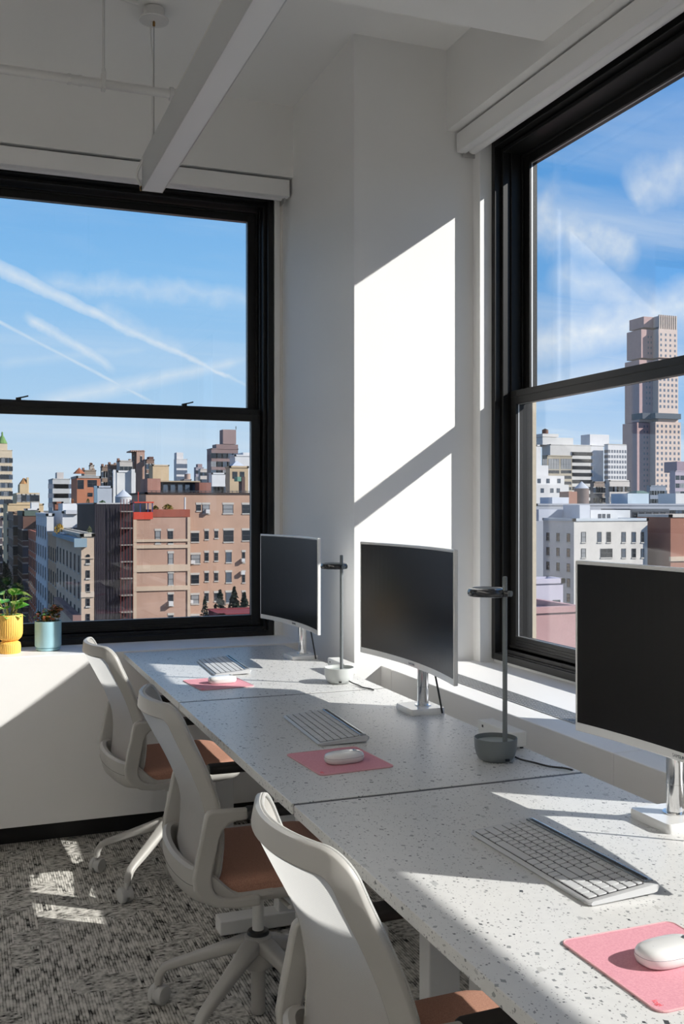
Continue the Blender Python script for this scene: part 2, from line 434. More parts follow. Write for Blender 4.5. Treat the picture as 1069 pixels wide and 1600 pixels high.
struct(MB().box(XL - .1, 2.4, YB - .1, Y_OUT, -0.12, 0).build('floor', M_CARPET))
struct(MB().box(XL - .1, 2.4, YB - .1, Y_OUT, Z_CL, Z_CL + .2).build('ceiling', M_CEIL))
struct(MB().box(XL, X_BK, YB, 3.16, Z_SOF, Z_CL).build('trim_1', M_CEIL))          # dropped soffit
struct(MB().box(XL - .1, XL, YB - .1, Y_OUT, 0, Z_CL).build('wall_left', M_WALL))
struct(MB().box(XL - .1, 2.4, YB - .1, YB, 0, Z_CL).build('wall_rear', M_WALL))
struct(MB().box(X_COL, X_OUT, Y_COL, Y_OUT, 0, Z_CL).build('wall_column', M_WALL))

OPY = [(2.295, 3.875), (-0.205, 1.375), (-2.705, -1.125)]       # right wall windows (outer frame extents in y)
OPX = [(-0.08, 1.513), (-3.95, -2.36)]                          # far wall windows (x)
m = MB()
m.box(X_BK, X_OUT, YB, Y_COL, Z_HD, Z_CL)
m.box(X_FR, X_OUT, YB, Y_COL, 0, 0.857)
m.box(X_FR + .01, X_OUT, YB, Y_COL, 3.10, Z_HD)
edges = [Y_COL] + [e for o in OPY for e in (o[1], o[0])] + [YB]
for a, b in zip(edges[0::2], edges[1::2]): m.box(2.121, X_OUT, b, a, 0.5, Z_HD)
struct(m.build('wall_right', M_WALL))
m = MB()
m.box(XL, X_COL, Y_BK, Y_OUT, Z_HD, Z_CL)
m.box(XL, X_COL, Y_FR, Y_OUT, 0, 0.857)
m.box(XL, X_COL, Y_FR + .01, Y_OUT, 3.10, Z_HD)
m.box(1.513, X_COL, 4.945, Y_OUT, 0.5, Z_HD)
m.box(-2.36, -0.08, 4.85, Y_OUT, 0.5, Z_HD)
m.box(XL, -3.95, 4.85, Y_OUT, 0.5, Z_HD)
struct(m.build('wall_far', M_WALL))

# exterior cream masonry reveals
m = MB()
for a, b in OPY:
    m.box(2.359, 2.397, b - .012, b + .4, .6, 3.3); m.box(2.359, 2.397, a - .4, a + .012, .6, 3.3)
    m.box(2.375, 2.47, a - .02, b + .02, .74, .84)
struct(m.build('trim_2', M_CREAM))

# ---- convector cabinet along the far wall and along the right wall
m = MB()
m.box(XL, X_COL + .02, 4.64, Y_FR + .01, 0.107, .8585)
struct(m.build('trim_3', M_LAM, bevel=0.003))
struct(MB().box(XL, X_COL + .02, 4.764, 4.90, 0.0, 0.107).build('baseboard_far', M_RUBBER))
m = MB(); ys = [YB, -2.2, -0.7, 0.80, 2.312, 3.83, Y_COL + .01]
for a, b in zip(ys[:-1], ys[1:]): m.box(1.679, 2.20, a + .0012, b - .0012, 0.075, Z_LED)
struct(m.build('trim_4', M_LAM, bevel=0.003))
struct(MB().box(1.684, 1.72, YB, Y_COL, 0.0, 0.84).build('baseboard_right', M_SEAM))

# linear air grille let into the ledge
gr = empty('air_grille', (1.835, 2.0, Z_LED))
tag(gr, 'long linear metal air grille let into the white ledge under the right window', 'air grille')
m = MB(); m.box(-.044, .044, -3.6, 1.86, .0004, .0012); m.build('grille_tray', M_KDARK, gr)
m = MB()
for i in range(8):
    x = -.042 + i * .012; m.box(x - .0028, x + .0028, -3.6, 1.86, .0008, .0034)
m.build('grille_bars', M_VENT, gr)
m = MB(); y = -3.6
while y < 1.86: m.box(-.044, .044, y, y + .0016, .001, .0030); y += .028
m.build('cross_bars', M_VENT, gr)

# ================================================================== WINDOWS (local x along the wall, y outwards, z up, origin at glass centre of sill)
def ring(m, w0, z0, z1, t, d0, d1, tz0=None, tz1=None):
    """rect ring: inner half width w0, inner z0..z1, thickness t, depth d0..d1"""
    tb = t if tz0 is None else tz0; tt = t if tz1 is None else tz1
    m.box(-w0 - t, -w0, d0, d1, z0 - tb, z1 + tt); m.box(w0, w0 + t, d0, d1, z0 - tb, z1 + tt)
    m.box(-w0, w0, d0, d1, z0 - tb, z0); m.box(-w0, w0, d0, d1, z1, z1 + tt)
def window(name, loc, rz, latches=True):
    t = empty(name, loc, rz); struct(t)
    W2 = 0.6925
    m = MB()
    ring(m, W2 + .070, .885, 3.085, .030, -.012, .168, .030, .05)          # casing
    ring(m, W2 + .052, .905, 3.06, .018, .018, .168)
    ring(m, W2 + .040, .912, 3.045, .012, .108, .125)                     # parting stop
    m.box(-W2 - .052, W2 + .052, .015, .050, .872, .905)
    m.box(-W2 - .052, W2 + .052, .0, .018, .857, .890)
    for s in (-1, 1):
        m.box(s * (W2 + .046) - .004, s * (W2 + .046) + .004, .055, .062, .91, 3.06)
    m.build('window_frame', M_BLACKF, t, bevel=.0025)
    lo = MB(); ring(lo, W2, .960, 1.962, .046, .052, .092, .052, .060)
    lo.box(-W2 - .044, W2 + .044, .046, .058, .958 - .050, .958 - .038)
    for k in range(3): lo.box(-W2, W2, .0505, .053, .918 + k * .012, .921 + k * .012)
    lo.box(-W2 - .044, W2 + .044, .0498, .053, 1.9935, 1.9965)
    s1 = lo.build('lower_sash', M_BLACKF, t, bevel=.002)
    MB().box(-W2 - .004, W2 + .004, .070, .074, .956, 1.966).build('glass', M_GLASS, s1)
    up = MB(); ring(up, W2 - .002, 2.035, 3.010, .042, .118, .158, .045, .042)
    s2 = up.build('upper_sash', M_BLACKF, t, bevel=.002)
    MB().box(-W2 - .004, W2 + .004, .136, .140, 2.030, 3.014).build('glass', M_GLASS, s2)
    gb = MB(); ring(gb, W2 - .0035, 2.0365, 3.0085, .0035, .128, .134); gb.build('glazing_bead', M_ALU, s2)
    gb = MB(); ring(gb, W2 - .0015, .9615, 1.9605, .0035, .064, .068); gb.build('glazing_bead', M_ALU, s1)
    if latches:
        for x in (-.455, .345):
            l = MB(); l.box(x - .03, x + .03, .056, .088, 2.022, 2.027); l.box(x - .012, x + .012, .060, .084, 2.027, 2.040)
            l.sweep([(x - .005, .07, 2.038), (x + .02, .068, 2.043), (x + .045, .066, 2.050)], [(.006, .003), (-.006, .003), (-.006, -.003), (.006, -.003)], side=(0, 1, 0))
            l.build('sash_lock', M_BLACKF, t, bevel=.001)
    return t
window('window_1', (0.7175, Y_FR, 0), 0)
window('window_2', (-3.155, Y_FR, 0), 0)
for i, (a, b) in enumerate(OPY): window('window_%d' % (i + 3), (X_FR, (a + b) / 2, 0), -PI / 2, latches=False)

# ---- roller blind boxes (fascias), each with roller and chain
def blind(loc, rz, x0, x1, chain_x, label):
    t = empty('roller_blind', loc, rz); tag(t, label, 'window blind')
    MB().box(x0, x1, .030, .036, -.094, -.012).build('fascia', M_LAM, t, bevel=.0015)
    MB().box(x0, x1, .036, .072, -.094, -.090).build('bottom_rail', M_LAM, t)
    m = MB(); m.tube([(x0 + .012, .105, -.066), (x1 - .02, .105, -.066)], .030, 20); m.build('roller', M_LAM, t, smooth=True)
    MB().box(x1 - .018, x1 - .014, .06, .14, -.115, -.02).build('end_bracket', M_CHAIRP, t); MB().box(x0, x0 + .004, .06, .14, -.11, -.02).build('end_bracket', M_CHAIRP, t)
    MB().box(x0, x1, .10, .15, -.03, -.004).build('headbox', M_SEAM, t)
    if chain_x is not None:
        m = MB(); z = -.10
        while z > -2.16:
            for dx in (0, .010):
                c = (chain_x + dx, .118 + dx * .3, z + dx * .3)
                rr = .0021
                m.add([(c[0] + rr, c[1], c[2]), (c[0] - rr, c[1], c[2]), (c[0], c[1] + rr, c[2]), (c[0], c[1] - rr, c[2]), (c[0], c[1], c[2] + rr), (c[0], c[1], c[2] - rr)],
                      [(0, 2, 4), (2, 1, 4), (1, 3, 4), (3, 0, 4), (2, 0, 5), (1, 2, 5), (3, 1, 5), (0, 3, 5)])
            z -= .0062
        m.build('bead_chain', M_BRASS, t)
    return t
blind((0, Y_BK - .02, Z_HD), 0, -3.9, 1.541, 1.520, 'white roller blind box above the left window with bead chain at its right end')
blind((X_BK + .012, 0, Z_HD), -PI / 2, -3.925, 3.5, None, 'white roller blind box running above the right window')

# ================================================================== PENDANT LIGHT
pt = empty('linear_pendant_light', (.7265, 4.06, 2.79))
tag(pt, 'long slim linear pendant light hanging below the ceiling on thin cables', 'pendant light')
m = MB(); w_ = .0415; y1 = -6.5
m.box(-w_, w_, y1, -.0025, .018, .136); m.box(-w_, -w_ + .003, y1, -.0025, 0, .018); m.box(w_ - .003, w_, y1, -.0025, 0, .018)
m.box(-w_, w_, y1, -.0025, .0165, .018); m.build('housing', M_ALU, pt)
MB().box(-w_ + .003, w_ - .003, y1 + .003, -.003, .0015, .012).build('diffuser', M_DIFF, pt)
MB().box(-w_, w_, -.0025, 0, 0, .136).build('end_cap', M_ALU, pt, bevel=.0005)
MB().box(-w_ + .001, w_ - .001, y1, -.003, .0262, .0272).build('trim_line', M_STEEL, pt)
for yy in (-.04, -4.0): MB().tube([(0, yy, .136), (0, yy, .70)], .0016, 6).build('suspension_cable', M_STEEL, pt)
m = MB()
m.tube(crom([(-.008, -.035, .695), (-.012, -.034, .62), (-.003, -.038, .50), (-.006, -.038, .36), (-.004, -.037, .22), (-.018, -.035, .17), (-.030, -.03, .145)]), .0030, 8)
m.build('power_cord', M_PIPE, pt, smooth=True)
m = MB(); m.lathe([(.0, .672), (.058, .672), (.060, .676), (.058, .680), (.042, .682), (.042, .72), (0, .725)], 40, (0, -.04, 0)); m.build('ceiling_canopy', M_PIPE, pt, smooth=True)
MB().lathe([(0, .650), (.005, .652), (.0055, .668), (.003, .672), (0, .673)], 12, (0, -.04, 0)).build('cable_grip', M_BRASS, pt, smooth=True)
m = MB(); m.tube(crom([(-.045, 0.0, .02), (-.06, .01, .06), (-.05, -.01, .10), (-.030, -.05, .14)]), .006, 8); m.build('flexible_conduit', M_PIPE, pt, smooth=True)
m = MB(); m.tube(crom([(-.045, .002, .0), (-.049, .002, .012), (-.043, .002, .02)]), .002, 6); m.build('ground_wire', M_BRASS, pt)

# two pendant copies added out of view, their area lights brighten walls and ceiling
for px0, lab in ((-1.55, 'added unseen pendant copy left of the desks, fill light for walls and ceiling'), (-3.3, 'added unseen pendant copy farthest left, fill light for walls and ceiling')):
    q_ = copy_tree(pt); q_.location = (px0, 3.2, 2.79); q_['label'] = lab
    for up in (0, 1):
        ld = bpy.data.lights.new('pendant_fill', 'AREA'); ld.shape = 'RECTANGLE'; ld.size = .07; ld.size_y = 6.0; ld.energy = (UP_W if up else DOWN_W) * (1.0 if px0 > -2 else .3); ld.color = (1.0, .95, .89)
        lo_ = bpy.data.objects.new('pendant_fill', ld); COL.objects.link(lo_); lo_.location = (px0, -.05, 2.93 if up else 2.785); lo_.rotation_euler = (PI if up else 0, 0, 0)

# ---- sprinkler pipe and its hanger
pp = empty('sprinkler_pipe', (0, 4.0, 3.172))
tag(pp, 'white painted sprinkler pipe hung under the ceiling near the left window', 'pipe')
m = MB(); m.tube([(-4.19, 0, 0), (.80, 0, 0)], .0168, 20); m.build('pipe_run', M_PIPE, pp, smooth=True)
m = MB()
for x in (.395, .437): m.tube([(x - .006, 0, 0), (x + .006, 0, 0)], .0225, 8)
m.tube([(.395, 0, 0), (.437, 0, 0)], .0185, 20); m.build('coupling', M_PIPE, pp, smooth=True)
m = MB(); m.tube([(.785, 0, 0), (.80, 0, 0)], .026, 20); m.tube([(.80, 0, 0), (.83, 0, 0)], .022, 20); m.build('elbow', M_PIPE, pp, smooth=True)
m = MB(); m.tube([(.818, 0, 0), (.818, -.10, .0), (.818, -.9, 0)], .0168, 16); m.build('branch_run', M_PIPE, pp, smooth=True)
m = MB(); m.tube([(.526, 0, .02), (.526, 0, .343)], .0055, 10); m.build('hanger_rod', M_PIPE, pp, smooth=True)
m = MB(); m.box(.518, .534, -.021, .021, -.024, .045); m.tube([(.526, 0, .045), (.526, 0, .062)], .0085, 8); m.build('hanger_clevis', M_PIPE, pp, bevel=.003)
cd = MB(); cd.tube(crom([(-4.1, 3.93, 3.50), (-1, 3.93, 3.50), (.35, 3.93, 3.50), (.52, 3.94, 3.499), (.655, 3.97, 3.497)], 8), .0095, 12)
tag(cd.build('electrical_conduit', M_PIPE, smooth=True), 'thin white conduit running on the ceiling to the pendant canopy', 'conduit')

# ================================================================== DESKS
Z_DK = 0.86
DX0, DX1 = 0.690, 1.447
def desk(y0, y1, label, legs):
    t = empty('desk', (1.07, (y0 + y1) / 2, 0)); tag(t, label, 'desk', 'three speckled desks in a row along the right wall')
    hy = (y1 - y0) / 2; off = (y0 * 3.1, y0 * 1.7, y0)
    m = MB(); m.box(DX0 - 1.07 + off[0], DX1 - 1.07 + off[0], -hy + off[1], hy + off[1], Z_DK - .025 + off[2], Z_DK + off[2])
    tp = m.build('tabletop', M_TERR, t, bevel=.0016, seg=2); tp.location = (-off[0], -off[1], -off[2])
    if y0 > 1: MB().box(DX0 - 1.066, DX1 - 1.072, -hy - .0125, -hy - .0005, Z_DK - .026, Z_DK - .0012).build('joint_shade_strip', M_BLACKP, t)  # black strip stands in for the shade in the gap between desks
    for ly in legs:
        y = ly - (y0 + y1) / 2
        l = MB(); l.box(0.0, .085, y - .03, y + .03, .06, .80); l.box(.01, .075, y - .022, y + .022, .5, .83)
        l.build('leg', M_LEG, t, bevel=.004)
        f = MB(); f.box(-.215, .32, y - .04, y + .04, .012, .062); f.build('foot', M_LEG, t, bevel=.004)
        for x in (-.19, .29): MB().lathe([(0, 0), (.018, 0), (.018, .012), (0, .013)], 14, (x, y, 0)).build('glide', M_BLACKP, t)
    b = MB(); b.box(-.02, .11, min(legs) - (y0 + y1) / 2, max(legs) - (y0 + y1) / 2, .795, .83); b.build('frame_rail', M_LEG, t, bevel=.003)
    c = MB(); c.box(.12, .24, -hy + .2, hy - .2, .735, .74); c.box(.12, .123, -hy + .2, hy - .2, .74, .80); c.box(.237, .24, -hy + .2, hy - .2, .74, .83); c.build('cable_tray', M_BLACKP, t)
    return t
desk(3.362, 4.577, 'speckled terrazzo desk farthest away, its end against the left window ledge', (3.48, 4.43))
desk(2.123, 3.348, 'speckled terrazzo desk in the middle, mostly in shade', (2.24, 3.23))
desk(0.890, 2.109, 'speckled terrazzo desk nearest the viewer with sunlit patches', (1.0, 1.98))

# ================================================================== MONITORS
def make_monitor():
    t = empty('monitor', (0, 0, 0))
    Wd, Hh, sag, th = .722, .392, .034, .014
    N = 24
    def X(y): return -sag * (2 * y / Wd) ** 2
    def shell(y0, y1, z0, z1, d0, d1, r=.006):
        m = MB(); rings = []
        for i in range(N + 1):
            y = y0 + (y1 - y0) * i / N; x = X(y); nx = 1.0
            sec = [(x + d0, y, z0), (x + d1, y, z0), (x + d1, y, z1), (x + d0, y, z1)]
            rings.append(sec)
        return m.loft(rings)
    shell(-Wd / 2, Wd / 2, 0, Hh, 0, th).build('bezel', M_GLOSSW, t, bevel=.003, seg=3)
    # slimmer rear bulge
    D0 = dense(rrect(Wd, Hh, .03, 6), .03); m = MB(); rings = []
    for k, (sc, d) in enumerate(((.955, th), (.86, .020), (.70, .032), (.55, .036))):
        rg = []; dense0 = [(p * sc, q * sc) for p, q in D0]
        for (a, b) in dense0: rg.append((X(a) + d, a, Hh / 2 + b))
        rings.append(rg)
    m.loft(rings, cap=False); m.add(rings[-1], [tuple(range(len(rings[-1])))]); m.build('rear_housing', M_GLOSSW, t, smooth=True)
    scr = shell(-Wd / 2 + .0085, Wd / 2 - .0085, .0205, Hh - .0085, -.0008, .001).build('screen', M_SCREEN, t)
    for p in scr.data.polygons: p.use_smooth = False
    lg = text_part('SAMSUNG', .0118, M_SILVER, t, 'lettering')
    lg.rotation_euler = (PI / 2, 0, -PI / 2); lg.location = (-.0008, 0, .0098); lg.scale = (.85, .85, 1)
    # stand: square base plate, chrome post and flared neck
    m = MB(); s0 = rrect(.118, .128, .010, 4)
    def rg(sc, z): return [(a * sc + .030, b * sc, z) for a, b in s0]
    m.loft([rg(.985, -.144), rg(1, -.141), rg(1, -.129), rg(.97, -.1245)]); m.build('stand_base', M_GLOSSW, t, smooth=True)
    m = MB(); m.lathe([(0, -.1245), (.026, -.1245), (.026, -.122), (.018, -.1215), (.018, -.0640), (.0172, -.0635), (.0172, -.0625), (.018, -.062), (.018, .03), (0, .03)], 28, (.040, 0, 0)); m.build('stand_post', M_CHROME, t, smooth=True)
    m = MB(); m.sweep(bez((.050, 0, -.07), (.040, 0, -.02), (.03, 0, .0), (.014, 0, .05), 10), rrect(.034, .012, .004, 3), side=(0, 1, 0), scale=[(.8 + 1.0 * (i / 10) ** 2, 1) for i in range(11)])
    m.build('stand_neck', M_CHROME, t, smooth=True)
    m = MB(); m.tube(bez((.045, -.035, .06), (.062, -.050, -.02), (.066, -.066, -.09), (.075, -.070, -.140), 12), .0032, 8); m.build('power_cable', M_BLACKP, t, smooth=True)
    return t
GM = 'three white curved monitors on the desks'
mon = make_monitor(); mon.location = (1.360, 1.610, 1.004)
tag(mon, 'white curved monitor at the right edge, black screen, on the nearest desk', 'monitor', GM)
m2 = copy_tree(mon); m2.location = (1.358, 2.935, 1.004); m2['label'] = 'white curved monitor in the middle, on the shaded desk beside the column'
m3 = copy_tree(mon); m3.location = (1.360, 4.155, 1.001); m3.rotation_euler = (0, 0, R(3.2)); m3.scale = (1, .96, 1); m3['label'] = 'white curved monitor farthest away, in front of the left window corner'
for o in mon.children:
    if o.name.split('.')[0] in ('stand_base', 'stand_post', 'stand_neck'): o.location.y += .105
    if o.name.startswith('lettering'): o.location.y += .040

# ================================================================== DESK LAMPS AND POWER BOXES
def make_lamp(mb, mh, label, loc):
    t = empty('desk_lamp', loc); tag(t, label, 'desk lamp', 'slim pole desk lamps with bowl bases')
    m = MB(); m.lathe([(0, 0), (.036, 0), (.044, .004), (.050, .014), (.0545, .030), (.0562, .058), (.0545, .0585), (.053, .046), (0, .046)], 48); m.build('bowl_base', mb, t, smooth=True)
    MB().lathe([(0, .0462), (.0515, .0462), (.0515, .0475), (0, .0480)], 40).build('tray', M_DISH, t, smooth=True)
    px, py = .008, -.034
    MB().lathe([(0, .047), (.0062, .047), (.0062, .477), (.005, .4795), (0, .480)], 16, (px, py, 0)).build('pole', M_LAMPG, t, smooth=True)
    # head: shallow disc on a horizontal clamp
    m = MB(); hx, hy = -.018, .010
    m.lathe([(0, 0.4260), (.044, 0.4260), (.050, 0.4270), (.0525, 0.4320), (.0525, 0.4390), (.049, 0.4455), (.040, 0.4480), (.037, 0.4465), (0, 0.4465)], 48, (hx, hy, 0)); hd = m.build('lamp_head', mh, t, smooth=True)
    MB().lathe([(0, 0.4250), (.042, 0.4250), (.042, 0.4265), (0, 0.4265)], 32, (hx, hy, 0)).build('light_panel', M_DIFF, hd)
    MB().lathe([(0, 0.4460), (.0355, 0.4460), (.0355, 0.4470), (0, 0.4472)], 32, (hx, hy, 0)).build('top_inset', M_LAMPG, hd, smooth=True)
    d = Vector((px - hx, py - hy, 0)).normalized()
    m = MB(); a = Vector((hx, hy, 0.4360)) + d * .045; b = Vector((px, py, 0.4360)) + d * .012; m.tube([a, b], .0085, 14, flat=.75); m.tube([Vector((px, py, 0.4280)), Vector((px, py, 0.4440))], .0085, 16); m.build('clamp', mh, t, smooth=True)
    m = MB(); m.tube([Vector((px, py, 0.4360)) + d * .010, Vector((px, py, 0.4360)) + d * .019], .0075, 16); m.build('clamp_knob', M_LAMPG, t, smooth=True)
    m = MB(); m.tube(crom([(.036, -.036, .012), (.05, -.046, .006), (.07, -.075, .0035), (.085, -.12, .0035), (.112, -.150, .0035), (.121, -.17, .0032)]), .0025, 8); m.build('cord', M_BLACKP, t, smooth=True)
    m = MB(); m.box(-.002, .008, -.0585, -.0535, .008, .014); m.build('port', M_BLACKP, t)
    return t
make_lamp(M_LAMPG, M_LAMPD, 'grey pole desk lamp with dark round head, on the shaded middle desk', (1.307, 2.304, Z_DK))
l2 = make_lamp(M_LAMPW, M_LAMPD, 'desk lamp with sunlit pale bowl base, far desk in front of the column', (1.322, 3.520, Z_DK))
l2.rotation_euler = (0, 0, R(-20)); l2.location.x += .008
def power_box(y0, y1, label):
    t = empty('power_box', (1.420, (y0 + y1) / 2, Z_DK)); tag(t, label, 'power box', 'white power boxes on the rear edge of the desks')
    h = (y1 - y0) / 2
    MB().box(-.024, .025, -h, h, .006, .047).build('box_body', M_WPLAST, t, bevel=.0025)
    for x, y in ((-.015, -h + .012), (.015, -h + .012), (-.015, h - .012), (.015, h - .012)): MB().lathe([(0, 0), (.005, 0), (.005, .006), (0, .006)], 10, (x, y, 0)).build('rubber_foot', M_SEAM, t)
    MB().box(-.0248, -.0238, -h + .155, -h + .163, .030, .037).build('button', M_BLACKP, t)
    return t
power_box(2.376, 2.562, 'white power box behind the grey lamp on the middle desk')
power_box(3.640, 3.826, 'white power box in full sun behind the far lamp')

# ================================================================== KEYBOARDS
def make_keyboard():
    t = empty('keyboard', (0, 0, 0))
    L, D = .395, .150
    m = MB(); prof = [(-D / 2 + .003, .0005), (D / 2 - .012, .004), (D / 2 - .004, .006), (D / 2, .013), (D / 2 - .002, .0185), (D / 2 - .012, .0200), (D / 2 - .026, .0185), (-D / 2 + .004, .0080), (-D / 2, .0045)]
    def sec(x, s=1.0): return [(x, y * s, z if s == 1 else z * .9 + .001) for y, z in prof]
    xs = [(-L / 2, .93), (-L / 2 + .004, .985), (-L / 2 + .012, 1), (L / 2 - .012, 1), (L / 2 - .004, .985), (L / 2, .93)]
    m.loft([sec(x, s) for x, s in xs]).build('case', M_KBODY, t, smooth=True)
    sl = (0.0185 - .0080) / (D - .030)
    def zt(y): return .0080 + (y + D / 2 - .004) * sl
    # top slot strip
    m = MB(); m.sweep([(-L / 2 + .014, D / 2 - .016, .0203), (L / 2 - .014, D / 2 - .016, .0203)], rrect(.018, .004, .0018, 3), side=(0, 1, 0)); m.build('device_slot', M_SILVER, t, smooth=True)
    m = MB(); m.sweep([(-L / 2 + .020, D / 2 - .0175, .0222), (L / 2 - .020, D / 2 - .0175, .0222)], rrect(.0075, .0008, .0003, 2), side=(0, 1, 0)); m.build('slot_groove', M_KDARK, t)
    m = MB(); ya, yb = -D / 2 + .0075, D / 2 - .0285
    m.add([(-L / 2 + .010, ya, zt(ya) + .0003), (L / 2 - .010, ya, zt(ya) + .0003), (L / 2 - .010, yb, zt(yb) + .0003), (-L / 2 + .010, yb, zt(yb) + .0003)], [(0, 1, 2, 3)]); m.build('key_well', M_KDARK, t)
    rows = [[1.25, 1.25, 1.25, 5.5, 1.25, 1.25, 1, 1, 1.25, 2, 1, 1], [2.25] + [1] * 10 + [2.75, 1, 1, 1, 1], [1.75] + [1] * 11 + [2.25, 1, 1, 1, 1],
            [1.5] + [1] * 12 + [1.5, 1, 1, 1, 1], [1] * 13 + [2, 1, 1, 1, 1], [1] * 19]
    u = (L - .022) / 19; hs = [1, 1, 1, 1, 1, .62]; tot = sum(hs); ku = (yb - ya - .001) / tot; y = ya + .0005
    cache = {}; ang = math.atan(sl)
    for r, hh in zip(rows, hs):
        x = -L / 2 + .011; kh = ku * hh
        for wd in r:
            key = (wd, hh)
            if key not in cache:
                k = MB(); a = rrect(wd * u - .0028, kh - .0028, .0016, 2); b = rrect(wd * u - .0040, kh - .0040, .0014, 2)
                k.loft([[(p, q, .0002) for p, q in a], [(p, q, .0014) for p, q in a], [(p, q, .0020) for p, q in b]])
                o = k.build('key', M_KEY, None, smooth=True, link=False); cache[key] = o.data; bpy.data.objects.remove(o)
            o = bpy.data.objects.new('key', cache[key]); COL.objects.link(o); o.parent = t
            yc = y + kh / 2; o.location = (x + wd * u / 2, yc, zt(yc) + .0003); o.rotation_euler = (ang, 0, 0)
            x += wd * u
        y += kh
    for s in (-1, 1): MB().box(s * (L / 2 - .03) - .012, s * (L / 2 - .03) + .012, D / 2 - .022, D / 2 - .004, 0, .008).build('rear_foot', M_KBODY, t, bevel=.001)
    return t
kb = make_keyboard(); kb.location = (1.037, 1.598, Z_DK); kb.rotation_euler = (0, 0, R(-90 + 1.5))
GK = 'pale grey wireless keyboards on the desks'
tag(kb, 'pale keyboard on the nearest desk, one corner in sun', 'keyboard', GK)
k2 = copy_tree(kb); k2.location = (1.008, 2.795, Z_DK); k2.rotation_euler = (0, 0, R(-90 - 3.0)); k2['label'] = 'pale keyboard in the shade on the middle desk'
k3 = copy_tree(kb); k3.location = (1.008, 4.015, Z_DK); k3.rotation_euler = (0, 0, R(-90 - 2.5)); k3['label'] = 'small looking pale keyboard on the far desk beside the left window'

# printed legends on the nearest keyboard (on the others they are too small to see)
LEG = {1: ' ZXCVBNM,./', 2: ' ASDFGHJKL;', 3: ' QWERTYUIOP[]', 4: '`1234567890-='}
M_LEGD = pbr('key_print', (.14, .14, .15), .6)
keys = [o for o in kb.children if o.name.split('.')[0] == 'key']
cnt = [12, 16, 17, 18, 19, 19]; i0 = 0; lcache = {}
for r_, n_ in enumerate(cnt):
    row = sorted(keys[i0:i0 + n_], key=lambda o: o.location.x); i0 += n_
    for o, chx in zip(row, LEG.get(r_, '')):
        if chx == ' ': continue
        if chx not in lcache:
            q = text_part(chx, .0055, M_LEGD, o, 'legend', .00005); lcache[chx] = q
        q.location = (-.003, .002, .00215)
        q.parent = o

# ================================================================== MOUSE PADS AND MICE
def make_pad(W_, H_):
    t = empty('mouse_pad', (0, 0, 0))
    m = MB(); a = rrect(W_, H_, .014, 6); m.loft([[(x, y, .0) for x, y in a], [(x, y, .0024) for x, y in a]]).build('pad', M_PAD, t)
    m = MB(); pts = rrect(W_ - .001, H_ - .001, .0135, 6); pts = [Vector((x, y, .0018)) for x, y in pts]
    n = len(pts); rings = []
    for i, p in enumerate(pts):
        tt = (pts[(i + 1) % n] - pts[i - 1]).normalized(); a_ = Vector((tt.y, -tt.x, 0))
        rings.append([p + a_ * math.cos(q) * .0016 + Vector((0, 0, 1)) * math.sin(q) * .0016 for q in [2 * PI * k / 8 for k in range(8)]])
    rings.append(rings[0]); m.loft(rings, cap=False).build('stitched_edge', M_PADE, t, smooth=True)
    lg = text_part('logi', .012, M_RED, t, 'lettering', .0001); lg.location = (W_ / 2 - .022, -H_ / 2 + .014, .0026)
    return t
GP = 'pink mouse pads on the desks'
pd = make_pad(.232, .205); pd.location = (.952, 1.187, Z_DK); pd.rotation_euler = (0, 0, R(-90)); pd.name = 'mouse_pad'
tag(pd, 'pink mouse pad in full sun on the nearest desk', 'mouse pad', GP)
p2 = copy_tree(pd); p2.location = (.920, 2.436, Z_DK); p2.rotation_euler = (0, 0, R(-90 + 4)); p2['label'] = 'pink mouse pad in the shade on the middle desk'
p3 = copy_tree(pd); p3.location = (.900, 3.660, Z_DK); p3.rotation_euler = (0, 0, R(-90 + 5)); p3['label'] = 'pink mouse pad on the far desk'
def make_mouse():
    t = empty('mouse', (0, 0, 0)); A, B = .0535, .0300
    def se(a, b, z, n=36, e=2.7, sh=0.0):
        o = []
        for k in range(n):
            q = 2 * PI * k / n; c, s = math.cos(q), math.sin(q)
            o.append((a * abs(c) ** (2 / e) * (1 if c >= 0 else -1) + sh, b * abs(s) ** (2 / e) * (1 if s >= 0 else -1), z))
        return o
    m = MB(); m.loft([se(A * .86, B * .82, .001), se(A * .95, B * .94, .004), se(A * .995, B, .010), se(A, B, .0155)]).build('lower_shell', M_WPLAST, t, smooth=True)
    m = MB(); m.loft([se(A * .995, B * .995, .0155), se(A * .99, B * .98, .0185), se(A * .94, B * .91, .0230), se(A * .80, B * .74, .0262), se(A * .5, B * .45, .0280), se(A * .15, B * .1, .0284)]).build('top_shell', M_GLOSSW, t, smooth=True)
    m = MB(); m.loft([se(A * 1.0005, B * 1.0005, .0153), se(A * 1.0005, B * 1.0005, .0158)]).build('seam', M_SILVER, t)
    m = MB(); m.tube([(.030, -.0028, .0245), (.030, .0028, .0245)], .0058, 18); m.build('scroll_wheel', M_SILVER, t, smooth=True)
    lg = text_part('logi', .007, M_SILVER, t, 'lettering', .0001); lg.location = (-.028, 0, .0272); lg.rotation_euler = (0, R(-4), R(-90))
    return t
GMo = 'white computer mice on the pink pads'
mo = make_mouse(); mo.location = (.960, 1.190, Z_DK + .0024); mo.rotation_euler = (0, 0, R(4)); tag(mo, 'white mouse on the sunlit pink pad nearest the viewer', 'mouse', GMo)
o2 = copy_tree(mo); o2.location = (.925, 2.412, Z_DK + .0024); o2.rotation_euler = (0, 0, R(6)); o2['label'] = 'white mouse on the shaded pink pad of the middle desk'
o3 = copy_tree(mo); o3.location = (.915, 3.655, Z_DK + .0024); o3.rotation_euler = (0, 0, R(2)); o3['label'] = 'white mouse on the pink pad of the far desk'

